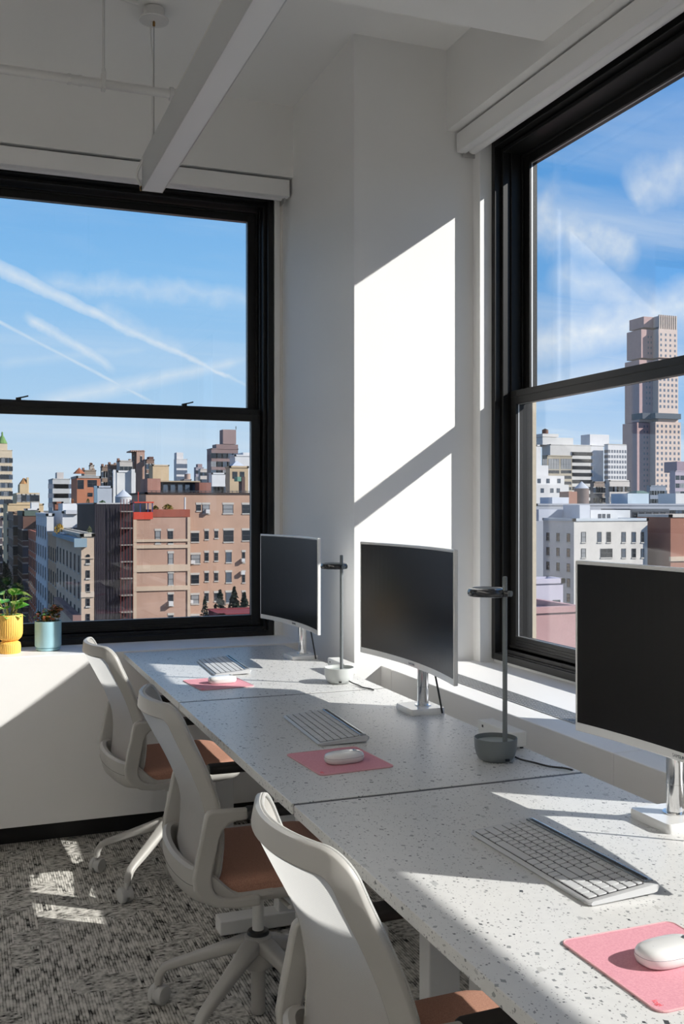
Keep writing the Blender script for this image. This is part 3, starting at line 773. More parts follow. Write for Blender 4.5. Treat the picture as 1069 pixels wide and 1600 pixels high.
# ================================================================== OFFICE CHAIRS (local +x = facing direction, z = 0 on the floor)
def chair_back_point():
    prof = [(.478, -.203), (.52, -.195), (.57, -.190), (.62, -.189), (.68, -.197), (.74, -.214), (.80, -.236), (.87, -.265), (.925, -.286), (.975, -.300)]
    pts = crom([(x, 0, z) for z, x in prof], 8)
    S = [0.0]
    for a, b in zip(pts[:-1], pts[1:]): S.append(S[-1] + (b - a).length)
    L = S[-1]
    def P(y, s, off=0.0):
        s = max(0.0, min(L - 1e-6, s)) ; i = 0
        while i < len(S) - 2 and S[i + 1] < s: i += 1
        f = (s - S[i]) / (S[i + 1] - S[i]); p = pts[i].lerp(pts[i + 1], f)
        j = min(i + 1, len(pts) - 1); t = (pts[j] - pts[i]).normalized(); n = Vector((t.z, 0, -t.x))
        c = .024 + .040 * (s / L) ** 2
        p = Vector(p); p.x -= c * (1 - (y / .215) ** 2); p.y = y
        nn = (n + Vector((0, -y * 2 * c / .215 ** 2, 0))).normalized()
        return p + nn * off
    return P, L
def make_chair():
    t = empty('office_chair', (0, 0, 0))
    # --- star base: hub and five arms
    m = MB(); m.lathe([(0, .205), (.026, .205), (.040, .200), (.044, .150), (.042, .145), (.030, .140), (0, .140)], 28)
    m.lathe([(0, .19), (.040, .195), (.046, .215), (.040, .238), (.034, .2415), (0, .2415)], 28)
    m.build('base_hub', M_CHAIRP, t, smooth=True)
    m = MB(); m.lathe([(0, .004), (.0195, .004), (.0215, .008), (.0215, .150), (0, .150)], 22); m.build('cylinder_sleeve', M_CHAIRP, t, smooth=True)
    MB().lathe([(0, .2405), (.033, .2405), (.034, .245), (.030, .252), (.020, .254), (0, .254)], 26).build('rubber_ring', M_BLACKP, t, smooth=True)
    MB().lathe([(0, .25), (.0175, .25), (.0175, .372), (0, .372)], 20).build('gas_cylinder', M_WPLAST, t, smooth=True)
    ST = [(.012, .052, .046, .214), (.05, .056, .046, .210), (.10, .048, .040, .192), (.16, .042, .035, .170), (.22, .037, .030, .148), (.275, .033, .027, .128), (.300, .031, .026, .117), (.315, .029, .026, .103), (.322, .026, .024, .088), (.323, .022, .022, .066)]
    for k in range(5):
        a = R(151 + 72 * k); d = Vector((math.cos(a), math.sin(a), 0)); sd_ = Vector((-d.y, d.x, 0))
        rings = []
        for i, (r, wd, hh, z) in enumerate(ST):
            # section is vertical until the knee, then turns horizontal
            fr = max(0.0, min(1.0, (r - .290) / .033)); ang = fr * R(88)
            up = Vector((0, 0, 1)) * math.cos(ang) + d * math.sin(ang)
            c = d * (r - 0.5 * hh * math.sin(ang)) + Vector((0, 0, z))
            ring = []
            for (p, q) in rrect(wd, hh, min(wd, hh) * .32, 3): ring.append(c + sd_ * p + up * q)
            rings.append(ring)
        m = MB(); m.loft(rings); m.build('base_leg', M_CHAIRP, t, smooth=True)
        # caster: stem, hood and two wheels
        cp = d * .318; ca = R(40 + 67 * k)
        e = MB(); cd_ = Vector((math.cos(ca), math.sin(ca), 0)); cs = Vector((-cd_.y, cd_.x, 0)); off = cd_ * .012
        e.tube([cp + Vector((0, 0, .045)), cp + Vector((0, 0, .080))], .007, 12)
        rings = []
        for sgn in (-.006, .006):
            rg = [cp + off + cs * sgn + cd_ * (.0275 * math.cos(q)) + Vector((0, 0, .030 + .0285 * math.sin(q))) for q in [R(-10 + 200 * i / 14) for i in range(15)]]
            rings.append(rg)
        e.loft(rings); co = e.build('caster', M_CASTER, t, smooth=True)
        for s2 in (-1, 1):
            wl = MB()
            prof = [(0, .0055), (.0295, .0055), (.0300, .009), (.0300, .019), (.0265, .0235), (.012, .0255), (0, .0257)]
            rings = [[cp + off + cs * (h * s2) + cd_ * (r * math.cos(q)) + Vector((0, 0, .0302 + r * math.sin(q))) for q in [2 * PI * i / 24 for i in range(24)]] for r, h in prof if r > 0]
            wl.loft(rings); wl.build('wheel', M_CASTER, co, smooth=True)
    # --- mechanism and seat
    m = MB(); m.lathe([(0, .350), (.024, .350), (.034, .362), (.050, .385), (.055, .395), (0, .395)], 24); m.box(-.12, .10, -.055, .055, .382, .425)
    m.build('seat_mechanism', M_CHAIRP, t, bevel=.006, smooth=True)
    m = MB(); m.tube(crom([(.02, -.05, .40), (.03, -.13, .392), (.03, -.215, .400), (.028, -.235, .404)]), .006, 8); m.build('height_lever', M_CHAIRP, t, smooth=True)
    def pl(sc, z, dx=0): return [(x * sc + .020 + dx, y * sc, z) for x, y in rrect(.455, .470, .085, 7)]
    m = MB(); m.loft([pl(.62, .412), pl(.86, .420), pl(.97, .434), pl(1.0, .447), pl(1.0, .457), pl(.97, .460)]); m.build('seat_pan', M_CHAIRP, t, smooth=True)
    m = MB(); m.loft([pl(.955, .455), pl(.965, .462), pl(.968, .478), pl(.955, .489), pl(.915, .4965), pl(.80, .500), pl(.5, .4985), pl(.2, .4975)]); m.build('seat_cushion', M_SEAT, t, smooth=True)
    m = MB(); m.loft([pl(.9705, .4775), pl(.9725, .479), pl(.9700, .4805)], cap=False); m.build('seat_piping', M_SEAT, t, smooth=True)
    # --- rear cradle shell
    pl_pts = [(-.02, -.228), (-.10, -.232), (-.165, -.234), (-.205, -.224), (-.235, -.195), (-.252, -.13), (-.260, -.06), (-.262, 0)]
    pl_pts = pl_pts + [(x, -y) for x, y in reversed(pl_pts[:-1])]
    pth = crom([(x, y, 0) for x, y in pl_pts], 4); rings = []
    for i, p in enumerate(pth):
        a = pth[min(i + 1, len(pth) - 1)] - pth[max(i - 1, 0)]; n = Vector((a.y, -a.x, 0)).normalized()
        if n.dot(Vector((p.x + .02, p.y, 0))) < 0: n = -n
        g = max(0.0, min(1.0, (-p.x - .11) / .11)); g = g * g * (3 - 2 * g)
        zt = .462 + .075 * g; zb = .432 + .008 * g
        sec = [(-.045, zb - .010), (-.012, zb - .004), (.002, zb + .010), (.008 + .004 * g, (zb + zt) / 2), (.006 + .006 * g, zt - .006), (.0 + .002 * g, zt), (-.012, zt - .004), (-.016, (zb + zt) / 2), (-.030, zb + .010)]
        rings.append([Vector((p.x, p.y, 0)) + n * o_ + Vector((0, 0, z)) for o_, z in sec])
    m = MB(); m.loft(rings); m.build('rear_shell', M_CHAIRP, t, smooth=True)
    m = MB()
    rings2 = [[r[3] + (r[3] - r[7]).normalized() * .0004 + Vector((0, 0, -.0008)), r[3] + (r[3] - r[7]).normalized() * .0006 + Vector((0, 0, -.0002)), r[3] + Vector((0, 0, .0004))] for r in rings[10:-10]]
    m.loft(rings2, cap=False); m.build('shell_seam', M_SEAM, t)
    # --- arms: flat upright panel that turns forward, dark pad on top
    AR = [(-.10, .428), (-.17, .428), (-.225, .438), (-.262, .458), (-.283, .487), (-.2875, .52), (-.280, .565), (-.268, .62), (-.258, .670), (-.253, .689), (-.246, .698), (-.235, .701), (-.19, .700), (-.135, .698),
          (-.135, .668), (-.170, .666), (-.190, .660), (-.205, .645), (-.215, .62), (-.227, .565), (-.236, .52), (-.235, .495), (-.225, .475), (-.205, .462), (-.17, .457), (-.10, .456)]
    for s in (-1, 1):
        m = MB(); m.loft([[(x + .041, y * s, z - .003) for x, z in AR] for y in (.226, .252)]); m.build('arm', M_CHAIRP, t, smooth=True, bevel=.007, seg=3)
        m = MB(); m.sweep([(-.097, .240 * s, .681), (-.090, .240 * s, .682), (.09, .240 * s, .682), (.115, .240 * s, .679), (.120, .240 * s, .676)], rrect(.056, .027, .010, 4), side=(0, 1, 0), scale=[(.9, .9), (1, 1), (1, 1), (.9, .85), (.6, .5)])
        m.build('arm_pad', M_DARKP, t, smooth=True)
    # --- back
    P, L = chair_back_point()
    def outline(ins, nseg=10):
        pts = []; h0, h1 = ins * .6, L - ins
        rt, rb = .056 - ins * .9, .055 - ins * .9
        W_ = .234 - ins
        for (sx, s0, r_, a0) in ((1, h1, rt, 0), (-1, h1, rt, 90), (-1, h0, rb, 180), (1, h0, rb, 270)):
            for k in range(nseg + 1):
                a = R(a0 + 90 * k / nseg)
                cy = sx * (W_ - r_); cs_ = (s0 - r_) if s0 == h1 else (s0 + r_)
                pts.append((cy + r_ * math.cos(a), cs_ + r_ * math.sin(a)))
            # subdivide the straight run to the next corner
            nx = {0: (-(W_ - rt), h1, 0), 90: (-W_, h0 + rb, 1), 180: (W_ - rb, h0, 0), 270: (W_, h1 - rt, 1)}[a0]
            x0_, y0_ = pts[-1]
            for k in range(1, 14): f = k / 14; pts.append((x0_ + (nx[0] - x0_) * f, y0_ + (nx[1] - y0_) * f))
        out = []
        for (y, s_) in pts:
            f = s_ / L; wsc = .965 + .055 * math.exp(-((f - .45) / .3) ** 2) - .03 * max(0, f - .7) / .3
            out.append((y * wsc, s_))
        return out
    # frame: a flange round the mesh that folds forward
    LL = [[P(y, s_, off) for y, s_ in outline(ins)] for ins, off in ((.0370, -.004), (.0345, -.005), (.0025, .0125), (.0005, .0150), (.0, .0230), (.0040, .0260), (.0100, .0240), (.0400, .001))]
    rings = [[l_[i] for l_ in LL] for i in range(len(LL[0]))]; rings.append(rings[0])
    m = MB(); m.loft(rings, cap=False); m.build('back_frame', M_CHAIRP, t, smooth=True)
    pm = outline(.0365); rg = [[P(y, s_, -.0035) for y, s_ in pm]]; cs_ = L * .5
    for k in range(1, 16):
        f = 1 - k / 16; rg.append([P(y * f, cs_ + (s_ - cs_) * f, -.001) for y, s_ in pm])
    m = MB(); m.loft(rg, cap=False); m.add(rg[-1], [tuple(range(len(rg[-1])))]); m.build('back_mesh', M_MESH, t, smooth=True)
    pp_ = [P(y, s_, .0275) for y, s_ in outline(.0045)]; rings = []; n = len(pp_); m = MB()
    for i, p in enumerate(pp_):
        tt = (pp_[(i + 1) % n] - pp_[i - 1]).normalized(); a_ = tt.cross(Vector((1, 0, .2))).normalized(); b_ = tt.cross(a_)
        rings.append([p + a_ * math.cos(q) * .0036 + b_ * math.sin(q) * .0036 for q in [2 * PI * k / 6 for k in range(6)]])
    rings.append(rings[0]); m.loft(rings, cap=False); m.build('mesh_piping', M_MESH, t, smooth=True)
    return t
GC = 'white mesh-back office chairs at the desks'
ch = make_chair(); ch.location = (.815, 4.12, 0); ch.rotation_euler = (0, 0, R(4))
tag(ch, 'white mesh office chair farthest away, at the desk end by the left window', 'office chair', GC)
c2 = copy_tree(ch); c2.location = (.836, 2.90, 0); c2.rotation_euler = (0, 0, R(-1)); c2['label'] = 'white mesh office chair in the middle, its star base standing in full view'
c3 = copy_tree(ch); c3.location = (.84, 1.672, 0); c3.rotation_euler = (0, 0, R(2)); c3['label'] = 'white mesh office chair nearest the viewer, its backrest half in sunlight'

# ================================================================== POTTED PLANTS
def leaf(m, base, direction, length, width, droop, fold=.25, n=6, roll=0.0):
    d = Vector(direction).normalized(); sd_ = d.cross(Vector((0, 0, 1)))
    if sd_.length < .1: sd_ = Vector((1, 0, 0))
    sd_.normalize(); up = sd_.cross(d).normalized()
    sd_, up = sd_ * math.cos(roll) + up * math.sin(roll), up * math.cos(roll) - sd_ * math.sin(roll)
    vs = []; fs = []
    for i in range(n + 1):
        f = i / n; wd = width * math.sin(PI * min(1, f ** .85)) ** .75 if 0 < i < n else .0006
        c = Vector(base) + d * (length * f) - Vector((0, 0, 1)) * (droop * length * f * f)
        for k in (-1, -.5, 0, .5, 1): vs.append(c + sd_ * (wd * k) + up * (abs(k) ** 1.3 * wd * fold))
    for i in range(n):
        for k in range(4): a = i * 5 + k; fs.append((a, a + 1, a + 6, a + 5))
    m.add(vs, fs)
def leafmat(name, c1, c2, scale, lo, hi, trans=.25):
    m = bpy.data.materials.new(name); m.use_nodes = True; t = NT(m.node_tree); t.n.clear()
    tcx = t.new('ShaderNodeTexCoord').outputs['Object']
    nz = t.new('ShaderNodeTexNoise', ins={'Vector': tcx, 'Scale': scale, 'Detail': 2.0, 'Distortion': 1.0}).outputs[0]
    col = t.mix(t.ramp(nz, [(lo, 0.0), (hi, 1.0)]), c1, c2)
    b = t.new('ShaderNodeBsdfPrincipled', ins={'Base Color': col, 'Roughness': .35}); tr = t.new('ShaderNodeBsdfTranslucent', ins={'Color': col})
    mx = t.new('ShaderNodeMixShader', ins={0: trans, 1: b.outputs[0], 2: tr.outputs[0]})
    t.l.new(mx.outputs[0], t.new('ShaderNodeOutputMaterial').inputs[0]); return m
M_LEAF = leafmat('variegated_leaf', srgb(84, 156, 44), srgb(214, 228, 140), 22, .50, .60)
M_LEAF2 = leafmat('red_green_leaf', srgb(96, 112, 44), srgb(226, 120, 90), 60, .44, .60, .2)
M_LEAF3 = leafmat('dark_green_leaf', srgb(34, 62, 26), srgb(66, 100, 38), 40, .4, .6, .15)
M_STEMP = pbr('plant_stem', srgb(120, 110, 50), 0.6)
rnd = random.Random(4)
yp = empty('potted_plant', (.212, 4.775, .8585)); tag(yp, 'green variegated plant in a ribbed yellow two tier pot on the window ledge', 'potted plant')
m = MB(); m.lathe([(0, 0), (.045, 0), (.0475, .003), (.0485, .03), (.046, .045), (.038, .052), (.030, .055), (.040, .060), (.050, .070), (.0555, .085), (.0565, .10), (.0565, .172), (.0555, .174), (.053, .173), (.052, .16), (0, .16)], 180, ribs=36, amp=.045, ribmin=.001, ribmax=.171)
m.build('pot', M_YEL, yp, smooth=True)
MB().lathe([(0, .155), (.052, .155), (.052, .163), (.03, .166), (0, .166)], 32).build('soil', M_SOIL, yp, smooth=True)
st = MB(); lf = MB()
for i in range(17):
    a = i * 2.4 + rnd.uniform(-.2, .2); r0 = .008 + .018 * rnd.random(); h = rnd.uniform(.03, .105) if i > 3 else rnd.uniform(.09, .12)
    b = Vector((r0 * math.cos(a), r0 * math.sin(a), .163)); tilt = rnd.uniform(.3, 1.0)
    e = b + Vector((math.cos(a) * h * tilt * .5, math.sin(a) * h * tilt * .5, h))
    st.tube(bez(b, b + Vector((0, 0, h * .4)), e - Vector((0, 0, h * .3)), e, 5), .0014, 6)
    leaf(lf, e, (math.cos(a), math.sin(a), rnd.uniform(.1, 1.0)), rnd.uniform(.062, .082), rnd.uniform(.021, .028), rnd.uniform(.1, .5), .3, 7, rnd.uniform(-.5, .5))
for i in range(7):
    a = i * .9; leaf(lf, (.02 * math.cos(a), .02 * math.sin(a), .168), (math.cos(a), math.sin(a), .35), .055, .022, .5, .2, 7)
st.build('stems', M_STEMP, yp, smooth=True); lf.build('foliage', M_LEAF, yp, smooth=True)
bp_ = empty('potted_plant', (.381, 4.805, .8585)); tag(bp_, 'small red and green leaved plant in a smooth blue pot with saucer', 'potted plant')
MB().lathe([(0, 0), (.047, 0), (.053, .003), (.0555, .009), (.0555, .012), (.050, .013), (0, .012)], 48).build('saucer', M_BLUE, bp_, smooth=True)
MB().lathe([(0, .013), (.050, .013), (.056, .016), (.0595, .024), (.0598, .134), (.0585, .1355), (.0565, .134), (.056, .12), (0, .12)], 56).build('pot', M_BLUE, bp_, smooth=True)
MB().lathe([(0, .116), (.0558, .116), (.0558, .124), (0, .127)], 32).build('soil', M_SOIL, bp_)
st = MB(); lf = MB(); lg_ = MB()
for i in range(30):
    a = i * 2.4; r0 = .048 * math.sqrt((i + .5) / 30); h = rnd.uniform(.030, .070) * (1.25 if (math.cos(a) > .3) else 1.0)
    b = Vector((r0 * math.cos(a), r0 * math.sin(a), .125)); e = b + Vector((math.cos(a) * .012, math.sin(a) * .012, h))
    if i in (7, 20): e += Vector((.028, 0, .022))
    st.tube([b, (b + e) / 2 + Vector((.002, 0, 0)), e], .0009, 5)
    for k in range(7):
        q = rnd.uniform(0, 6.28); f = rnd.uniform(.35, 1.0); pb = b.lerp(e, f)
        leaf(lg_ if (i in (7, 20, 12) or rnd.random() < .18) else lf, pb, (math.cos(q), math.sin(q), rnd.uniform(0, .9)), rnd.uniform(.016, .025), rnd.uniform(.007, .0105), .3, .25, 4, rnd.uniform(-.6, .6))
st.build('stems', M_STEMP, bp_); lf.build('red_foliage', M_LEAF2, bp_, smooth=True); lg_.build('green_foliage', M_LEAF3, bp_, smooth=True)

# ================================================================== THE CITY OUTSIDE
ZG = -46.0
st_ = MB(); st_.box(-1400, 1800, 8, 2600, ZG - 1, ZG); struct(st_.build('ground', pbr('asphalt', (0.05, 0.05, 0.052), 0.9, var=.3, vscale=.05)))
_fm = {}
def facade(rgb, kind='brick'):
    key = (rgb, kind)
    if key in _fm: return _fm[key]
    c = tuple(.66 * q for q in srgb(*rgb)); m = pbr('facade_' + kind, c, 0.85, spec=.25); t = NT(m.node_tree); b = bsdf(m)
    tcx = t.new('ShaderNodeTexCoord').outputs['Object']
    sc = (9.0, 9.0, 9.0) if kind == 'brick' else (.6, .6, .35)
    mp = t.new('ShaderNodeMapping', ins={'Vector': tcx, 'Scale': sc}).outputs[0]
    nz = t.new('ShaderNodeTexNoise', ins={'Vector': mp, 'Scale': 1.0, 'Detail': 4.0, 'Roughness': .7}).outputs[0]
    big = t.new('ShaderNodeTexNoise', ins={'Vector': tcx, 'Scale': .35, 'Detail': 5.0, 'Roughness': .65}).outputs[0]
    am = .55 if kind == 'brick' else .22
    f = t.math('ADD', 1.0, t.math('ADD', t.math('MULTIPLY', t.math('SUBTRACT', nz, .5), am), t.math('MULTIPLY', t.math('SUBTRACT', big, .5), am * .9)))
    s_ = t.vmath('SCALE', c, None); t.l.new(f, s_.node.inputs['Scale']); t.l.new(s_, b.inputs['Base Color'])
    _fm[key] = m; return m
M_WFR = pbr('pale_window_trim', (.38, .36, .33), 0.7)
M_WDK = pbr('window_frame_dark', srgb(60, 62, 66), 0.6)
def winglass(name, c, r=.12):
    m = pbr(name, c, r, spec=.8); return m
M_WG = [winglass('window_pane_dark', (0.012, 0.015, 0.020)), winglass('window_pane_blue', (0.05, 0.07, 0.10)), winglass('window_pane_curtained', (0.20, 0.205, 0.21), .4), winglass('window_pane_hazy', (0.10, 0.12, 0.16), .3)]
_wm = {}
def win_mesh(w_, h_, style, g):
    key = (round(w_, 2), round(h_, 2), style, g)
    if key in _wm: return _wm[key]
    m = MB()
    m.mi = 0; m.box(-w_ / 2, w_ / 2, -.03, .05, 0, h_)                                  # pane
    m.mi = 1
    if style != 'plain':
        m.box(-w_ / 2 - .05, w_ / 2 + .05, -.10, .05, -.16, 0)                         # sill
    if style == 'lintel': m.box(-w_ / 2 - .08, w_ / 2 + .08, -.05, .05, h_, h_ + .28)
    m.mi = 2; f = .05
    m.box(-w_ / 2, -w_ / 2 + f, -.06, .05, 0, h_); m.box(w_ / 2 - f, w_ / 2, -.06, .05, 0, h_); m.box(-w_ / 2, w_ / 2, -.06, .05, h_ * .48, h_ * .48 + f)
    m.box(-w_ / 2, w_ / 2, -.06, .05, h_ - f, h_)
    if w_ > 1.7: m.box(-f / 2, f / 2, -.06, .05, 0, h_)
    if w_ > 2.6:
        for q in (-w_ / 4, w_ / 4): m.box(q - f / 2, q + f / 2, -.06, .05, 0, h_)
    o = m.build('window', [M_WG[g], M_WFR, M_WDK if style != 'white' else M_WFR]); me = o.data; bpy.data.objects.remove(o); _wm[key] = me
    return me
crnd = random.Random(11)
class Bld:
    """one building: box body plus window parts; the front faces -Y, the west side faces -X"""
    def __init__(s, label, cat, u0, u1, v, Y, depth, rgb, kind='brick', cap=.35, capcol=None, group=None, name='apartment_building', zb=ZG, par=True, keep=False):
        if not keep:
            sh = min((u0 + 63) * depth / Y, .20 * (u1 - u0)); sh = max(sh, 0)
            if u0 > -60: depth = max(2.0, sh * Y / (u0 + 63)); u0 = u0 + sh
        s.x0, s.x1, s.zt, s.Y, s.d = ony(u0, v, Y).x, ony(u1, v, Y).x, ony((u0 + u1) / 2, v, Y).z, Y, depth
        s.root = empty(name, ((s.x0 + s.x1) / 2, Y, zb)); tag(s.root, label, cat, group); s.zb = zb
        s.cx = (s.x0 + s.x1) / 2; s.m = facade(rgb, kind); s.n = 0; s.stuff = None
        s.block('wall', s.x0, s.x1, Y, Y + depth, zb, s.zt, s.m)
        if par:
            b = MB(); X0, X1 = s.x0 - s.cx, s.x1 - s.cx; T = s.zt - zb; e = .25
            for (a, c, d_, f) in ((X0 - .12, X1 + .12, -.12, e), (X0 - .12, X1 + .12, depth - e, depth), (X0 - .12, X0 + e, -.12, depth), (X1 - e, X1 + .12, -.12, depth)): b.box(a, c, d_, f, T, T + cap)
            b.build('parapet', facade(capcol, 'plain') if capcol else s.m, s.root)
    def block(s, name, x0, x1, y0, y1, z0, z1, mat):
        m = MB(); m.box(x0 - s.cx, x1 - s.cx, y0 - s.Y, y1 - s.Y, z0 - s.zb, z1 - s.zb); return m.build(name, mat, s.root)
    def pxblock(s, name, u0, u1, v0, v1, Y, dpt, mat):
        a, b_ = ony(u0, v0, Y), ony(u1, v1, Y); return s.block(name, a.x, b_.x, Y, Y + dpt, b_.z, a.z, mat)
    def win(s, x, z, w_, h_, style='lintel', g=None, side=False, y=None, Y=None):
        g = crnd.choice((0, 0, 0, 1, 1, 2)) if g is None else g
        YY = s.Y if Y is None else Y
        me = win_mesh(w_, h_, style, g)
        if s.n < 98:
            o = bpy.data.objects.new('window', me); COL.objects.link(o); o.parent = s.root
            if side: o.location = (s.x0 - s.cx, y - s.Y, z - s.zb); o.rotation_euler = (0, 0, -PI / 2)
            else: o.location = (x - s.cx, YY - s.Y, z - s.zb)
            s.n += 1
        else:
            if s.stuff is None: s.stuff = []
            s.stuff.append((me, (s.x0 - s.cx, y - s.Y, z - s.zb) if side else (x - s.cx, YY - s.Y, z - s.zb), side))
    def grid(s, cols, w_, h_, pitch=3.0, top=1.6, rows=None, vbot=1010, style='lintel', g=None, margin=None, x0=None, x1=None, Y=None, zt=None, skip=0.0):
        x0 = s.x0 if x0 is None else x0; x1 = s.x1 if x1 is None else x1; zt = s.zt if zt is None else zt
        zmin = max(s.zb + 2, ony(500, vbot, s.Y).z) if rows is None else zt - top - rows * pitch
        z = zt - top - h_
        while z > zmin:
            for c in range(cols):
                if crnd.random() < skip: continue
                s.win(x0 + (x1 - x0) * (c + .5) / cols, z, w_, h_, style, g, Y=Y)
            z -= pitch
        return s
    def side(s, cols, w_, h_, pitch=3.0, top=1.6, rows=None, vbot=1010, style='lintel', g=0, d=None):
        d = s.d if d is None else d; z = s.zt - top - h_
        zmin = max(s.zb + 2, ony(500, vbot, s.Y).z) if rows is None else s.zt - top - rows * pitch
        while z > zmin:
            for c in range(cols): s.win(0, z, w_, h_, style, g, side=True, y=s.Y + d * (c + .5) / cols)
            z -= pitch
        return s
    def roof(s, items):
        for (u0, u1, v, dy, dep, rgb) in items:
            Yr = s.Y + dy; a, b_ = ony(u0, v, Yr), ony(u1, v, Yr)
            s.block('rooftop_bulkhead', a.x, b_.x, Yr, Yr + dep, s.zt - .1, a.z, facade(rgb, 'plain'))
        return s
    def done(s):
        if s.stuff:
            vs = []; fs = []; mi = []; mats = []
            for me, loc, sd2 in s.stuff:
                o_ = len(vs)
                for v in me.vertices:
                    p = v.co; q = (p.y, -p.x, p.z) if sd2 else p
                    vs.append((q[0] + loc[0], q[1] + loc[1], q[2] + loc[2]))
                idx = []
                for mt in me.materials:
                    if mt not in mats: mats.append(mt)
                    idx.append(mats.index(mt))
                for f in me.polygons: fs.append([o_ + k for k in f.vertices]); mi.append(idx[f.material_index])
            me2 = bpy.data.meshes.new('window'); me2.from_pydata(vs, [], fs)
            for mt in mats: me2.materials.append(mt)
            for f, k in zip(me2.polygons, mi): f.material_index = k
            o = bpy.data.objects.new('window', me2); COL.objects.link(o); o.parent = s.root; o['kind'] = 'stuff'
        return s
GCITY = 'city buildings seen through the windows'
def B(label, u0, u1, v, Y, depth, rgb, kind='brick', **k): return Bld(label, 'building', u0, u1, v, Y, depth, rgb, kind, group=GCITY, **k)
def tank(u, v0, v1, wpx, Y, label, rgb=(196, 200, 206), cone=.35, base=None):
    a = ony(u, v0, Y); b_ = ony(u, v1, Y); r = wpx * Y / FPX / 2 * 1.02
    t = empty('water_tank', (a.x, Y, b_.z)); tag(t, label, 'water tank'); H = a.z - b_.z
    m = MB(); m.lathe([(0, 0), (r, 0), (r, H * (1 - cone)), (0, H * (1 - cone))], 20); m.build('barrel', facade(rgb, 'plain'), t, smooth=True)
    m = MB(); m.lathe([(0, H * (1 - cone)), (r * 1.06, H * (1 - cone)), (.02, H)], 20); m.build('cone_roof', facade((200, 206, 214) if rgb[0] > 120 else (74, 66, 62), 'plain'), t, smooth=True)
    hb = 4.0 if base is None else base
    for q in range(4): MB().box(r * .6 * math.cos(q * PI / 2 + .7) - .15, r * .6 * math.cos(q * PI / 2 + .7) + .15, r * .6 * math.sin(q * PI / 2 + .7) - .15, r * .6 * math.sin(q * PI / 2 + .7) + .15, -hb, 0).build('steel_leg', M_WDK, t)

# ---------- far window, near to far
BR = (198, 163, 141)
YM = 135.0
b = B('wide brown brick apartment block filling the right half of the left window view', 228, 470, 772.5, YM, 22, BR, capcol=(70, 60, 58), cap=.25, keep=True)
def wpx(b, u0, u1, v0, v1, Y, style='lintel', g=None):
    p, q = ony(u0, v1, Y), ony(u1, v0, Y); b.win((p.x + q.x) / 2, p.z, q.x - p.x, q.z - p.z, style, g, Y=Y)
for u0, u1 in ((307, 314), (316.5, 327.5), (348.5, 364.5), (378.6, 396), (410, 426)): wpx(b, u0, u1, 788.5 - (0 if u0 != 316.5 else 0), 802 if u1 - u0 > 10 else 798, YM, g=2 if u0 in (316.5, 348.5) else 0)
for v in (828.5, 862.5, 894, 925.5, 958, 990):
    wide = v in (828.5, 862.5, 925.5, 958)
    wpx(b, 298.5, 311 if v != 862.5 else 312.8, v + 4, v + 18, YM, g=(0 if v == 828.5 else 2 if v in (862.5, 925.5) else 0))
    wpx(b, 320, 326, v + 1, v + 14, YM, g=0); wpx(b, 335 - (0 if v != 828.5 else -.5), 341, v + 1, v + (12 if v == 828.5 else 13.5), YM, g=0)
    if v == 828.5: wpx(b, 349.5, 365, v, v + 18, YM, g=0)
    else: wpx(b, 353, 362, v, v + 16, YM, g=1)
    wpx(b, 378.5, 383 if v != 828.5 else 396, v, v + 16, YM, g=0)
    wpx(b, 405, 412, v, v + 16, YM, g=0); wpx(b, 425, 440, v, v + 16, YM, g=1)
TRIM = facade((212, 190, 168), 'plain')
# projecting wing with pale bands
p0, p1 = ony(208, 808, 131), ony(297, 808, 131)
wing = b.block('wing', p0.x, p1.x, 131, YM, ZG, p0.z, facade((192, 158, 140)))
wing_par = b.pxblock('wing_parapet', 236, 297, 796, 808.5, 131, 4, facade((164, 92, 76)))
b.pxblock('wing_parapet', 208, 236, 808, 812, 130.9, 4, facade((164, 92, 76)))
b.pxblock('stone_band', 208, 213.5, 812, 985, 130.85, .3, TRIM); b.pxblock('stone_band', 293, 297.5, 808, 985, 130.85, .3, TRIM)
for v0, v1 in ((843, 846), (852, 856), (883.5, 892), (917, 921.5)): b.pxblock('stone_band', 208, 297, v0, v1, 130.82, .3, TRIM)
wpx(b, 242.5, 251, 829.5, 849, 131, g=2); wpx(b, 262.5, 270.5, 829.5, 849, 131, g=0)
for i, (v0, v1) in enumerate(((864.5, 881), (896, 914), (928.5, 946), (961, 976))): wpx(b, 262.8, 271, v0, v1, 131, g=(2, 2, 0, 0)[i])
AC = facade((222, 222, 222), 'plain')
for u0, u1, v0, v1, Y in ((264, 271, 940, 947, 130.3), (298.5, 305, 876, 881, 134.4), (298, 302, 938, 943, 134.4), (322, 328, 796, 802, 134.4), (378, 383, 873, 878, 134.4), (377, 383, 893, 898, 134.4)): b.pxblock('air_conditioner', u0, u1, v0, v1, Y, .7, AC)
# rooftop: brick bulkheads, glazed penthouse
b.pxblock('rooftop_bulkhead', 230.5, 251, 747.5, 773, 143, 6, facade((178, 134, 120)))
b.pxblock('rooftop_bulkhead', 311.5, 330, 754, 773, 141, 6, facade((150, 104, 92)))
b.pxblock('penthouse', 252, 312, 753, 773, 144, 6, facade((62, 66, 74), 'plain'))
for k in range(5): b.pxblock('glass_door', 255 + k * 11.5, 262 + k * 11.5, 757, 772, 143.8, .2, M_WG[1])
b.pxblock('penthouse_roof', 250, 313, 751, 753.5, 143.4, 7, facade((176, 160, 136), 'plain'))
m = MB()
for k in range(26):
    q = ony(230 + k * 7, 766.5, 135.6); m.box(q.x - b.cx - .04, q.x - b.cx + .04, .5, .58, b.zt - ZG, q.z - ZG)
q0, q1 = ony(230, 766.5, 135.6), ony(405, 766.5, 135.6); m.box(q0.x - b.cx, q1.x - b.cx, .5, .58, q0.z - ZG - .08, q0.z - ZG)
m.build('roof_railing', M_WDK, b.root)
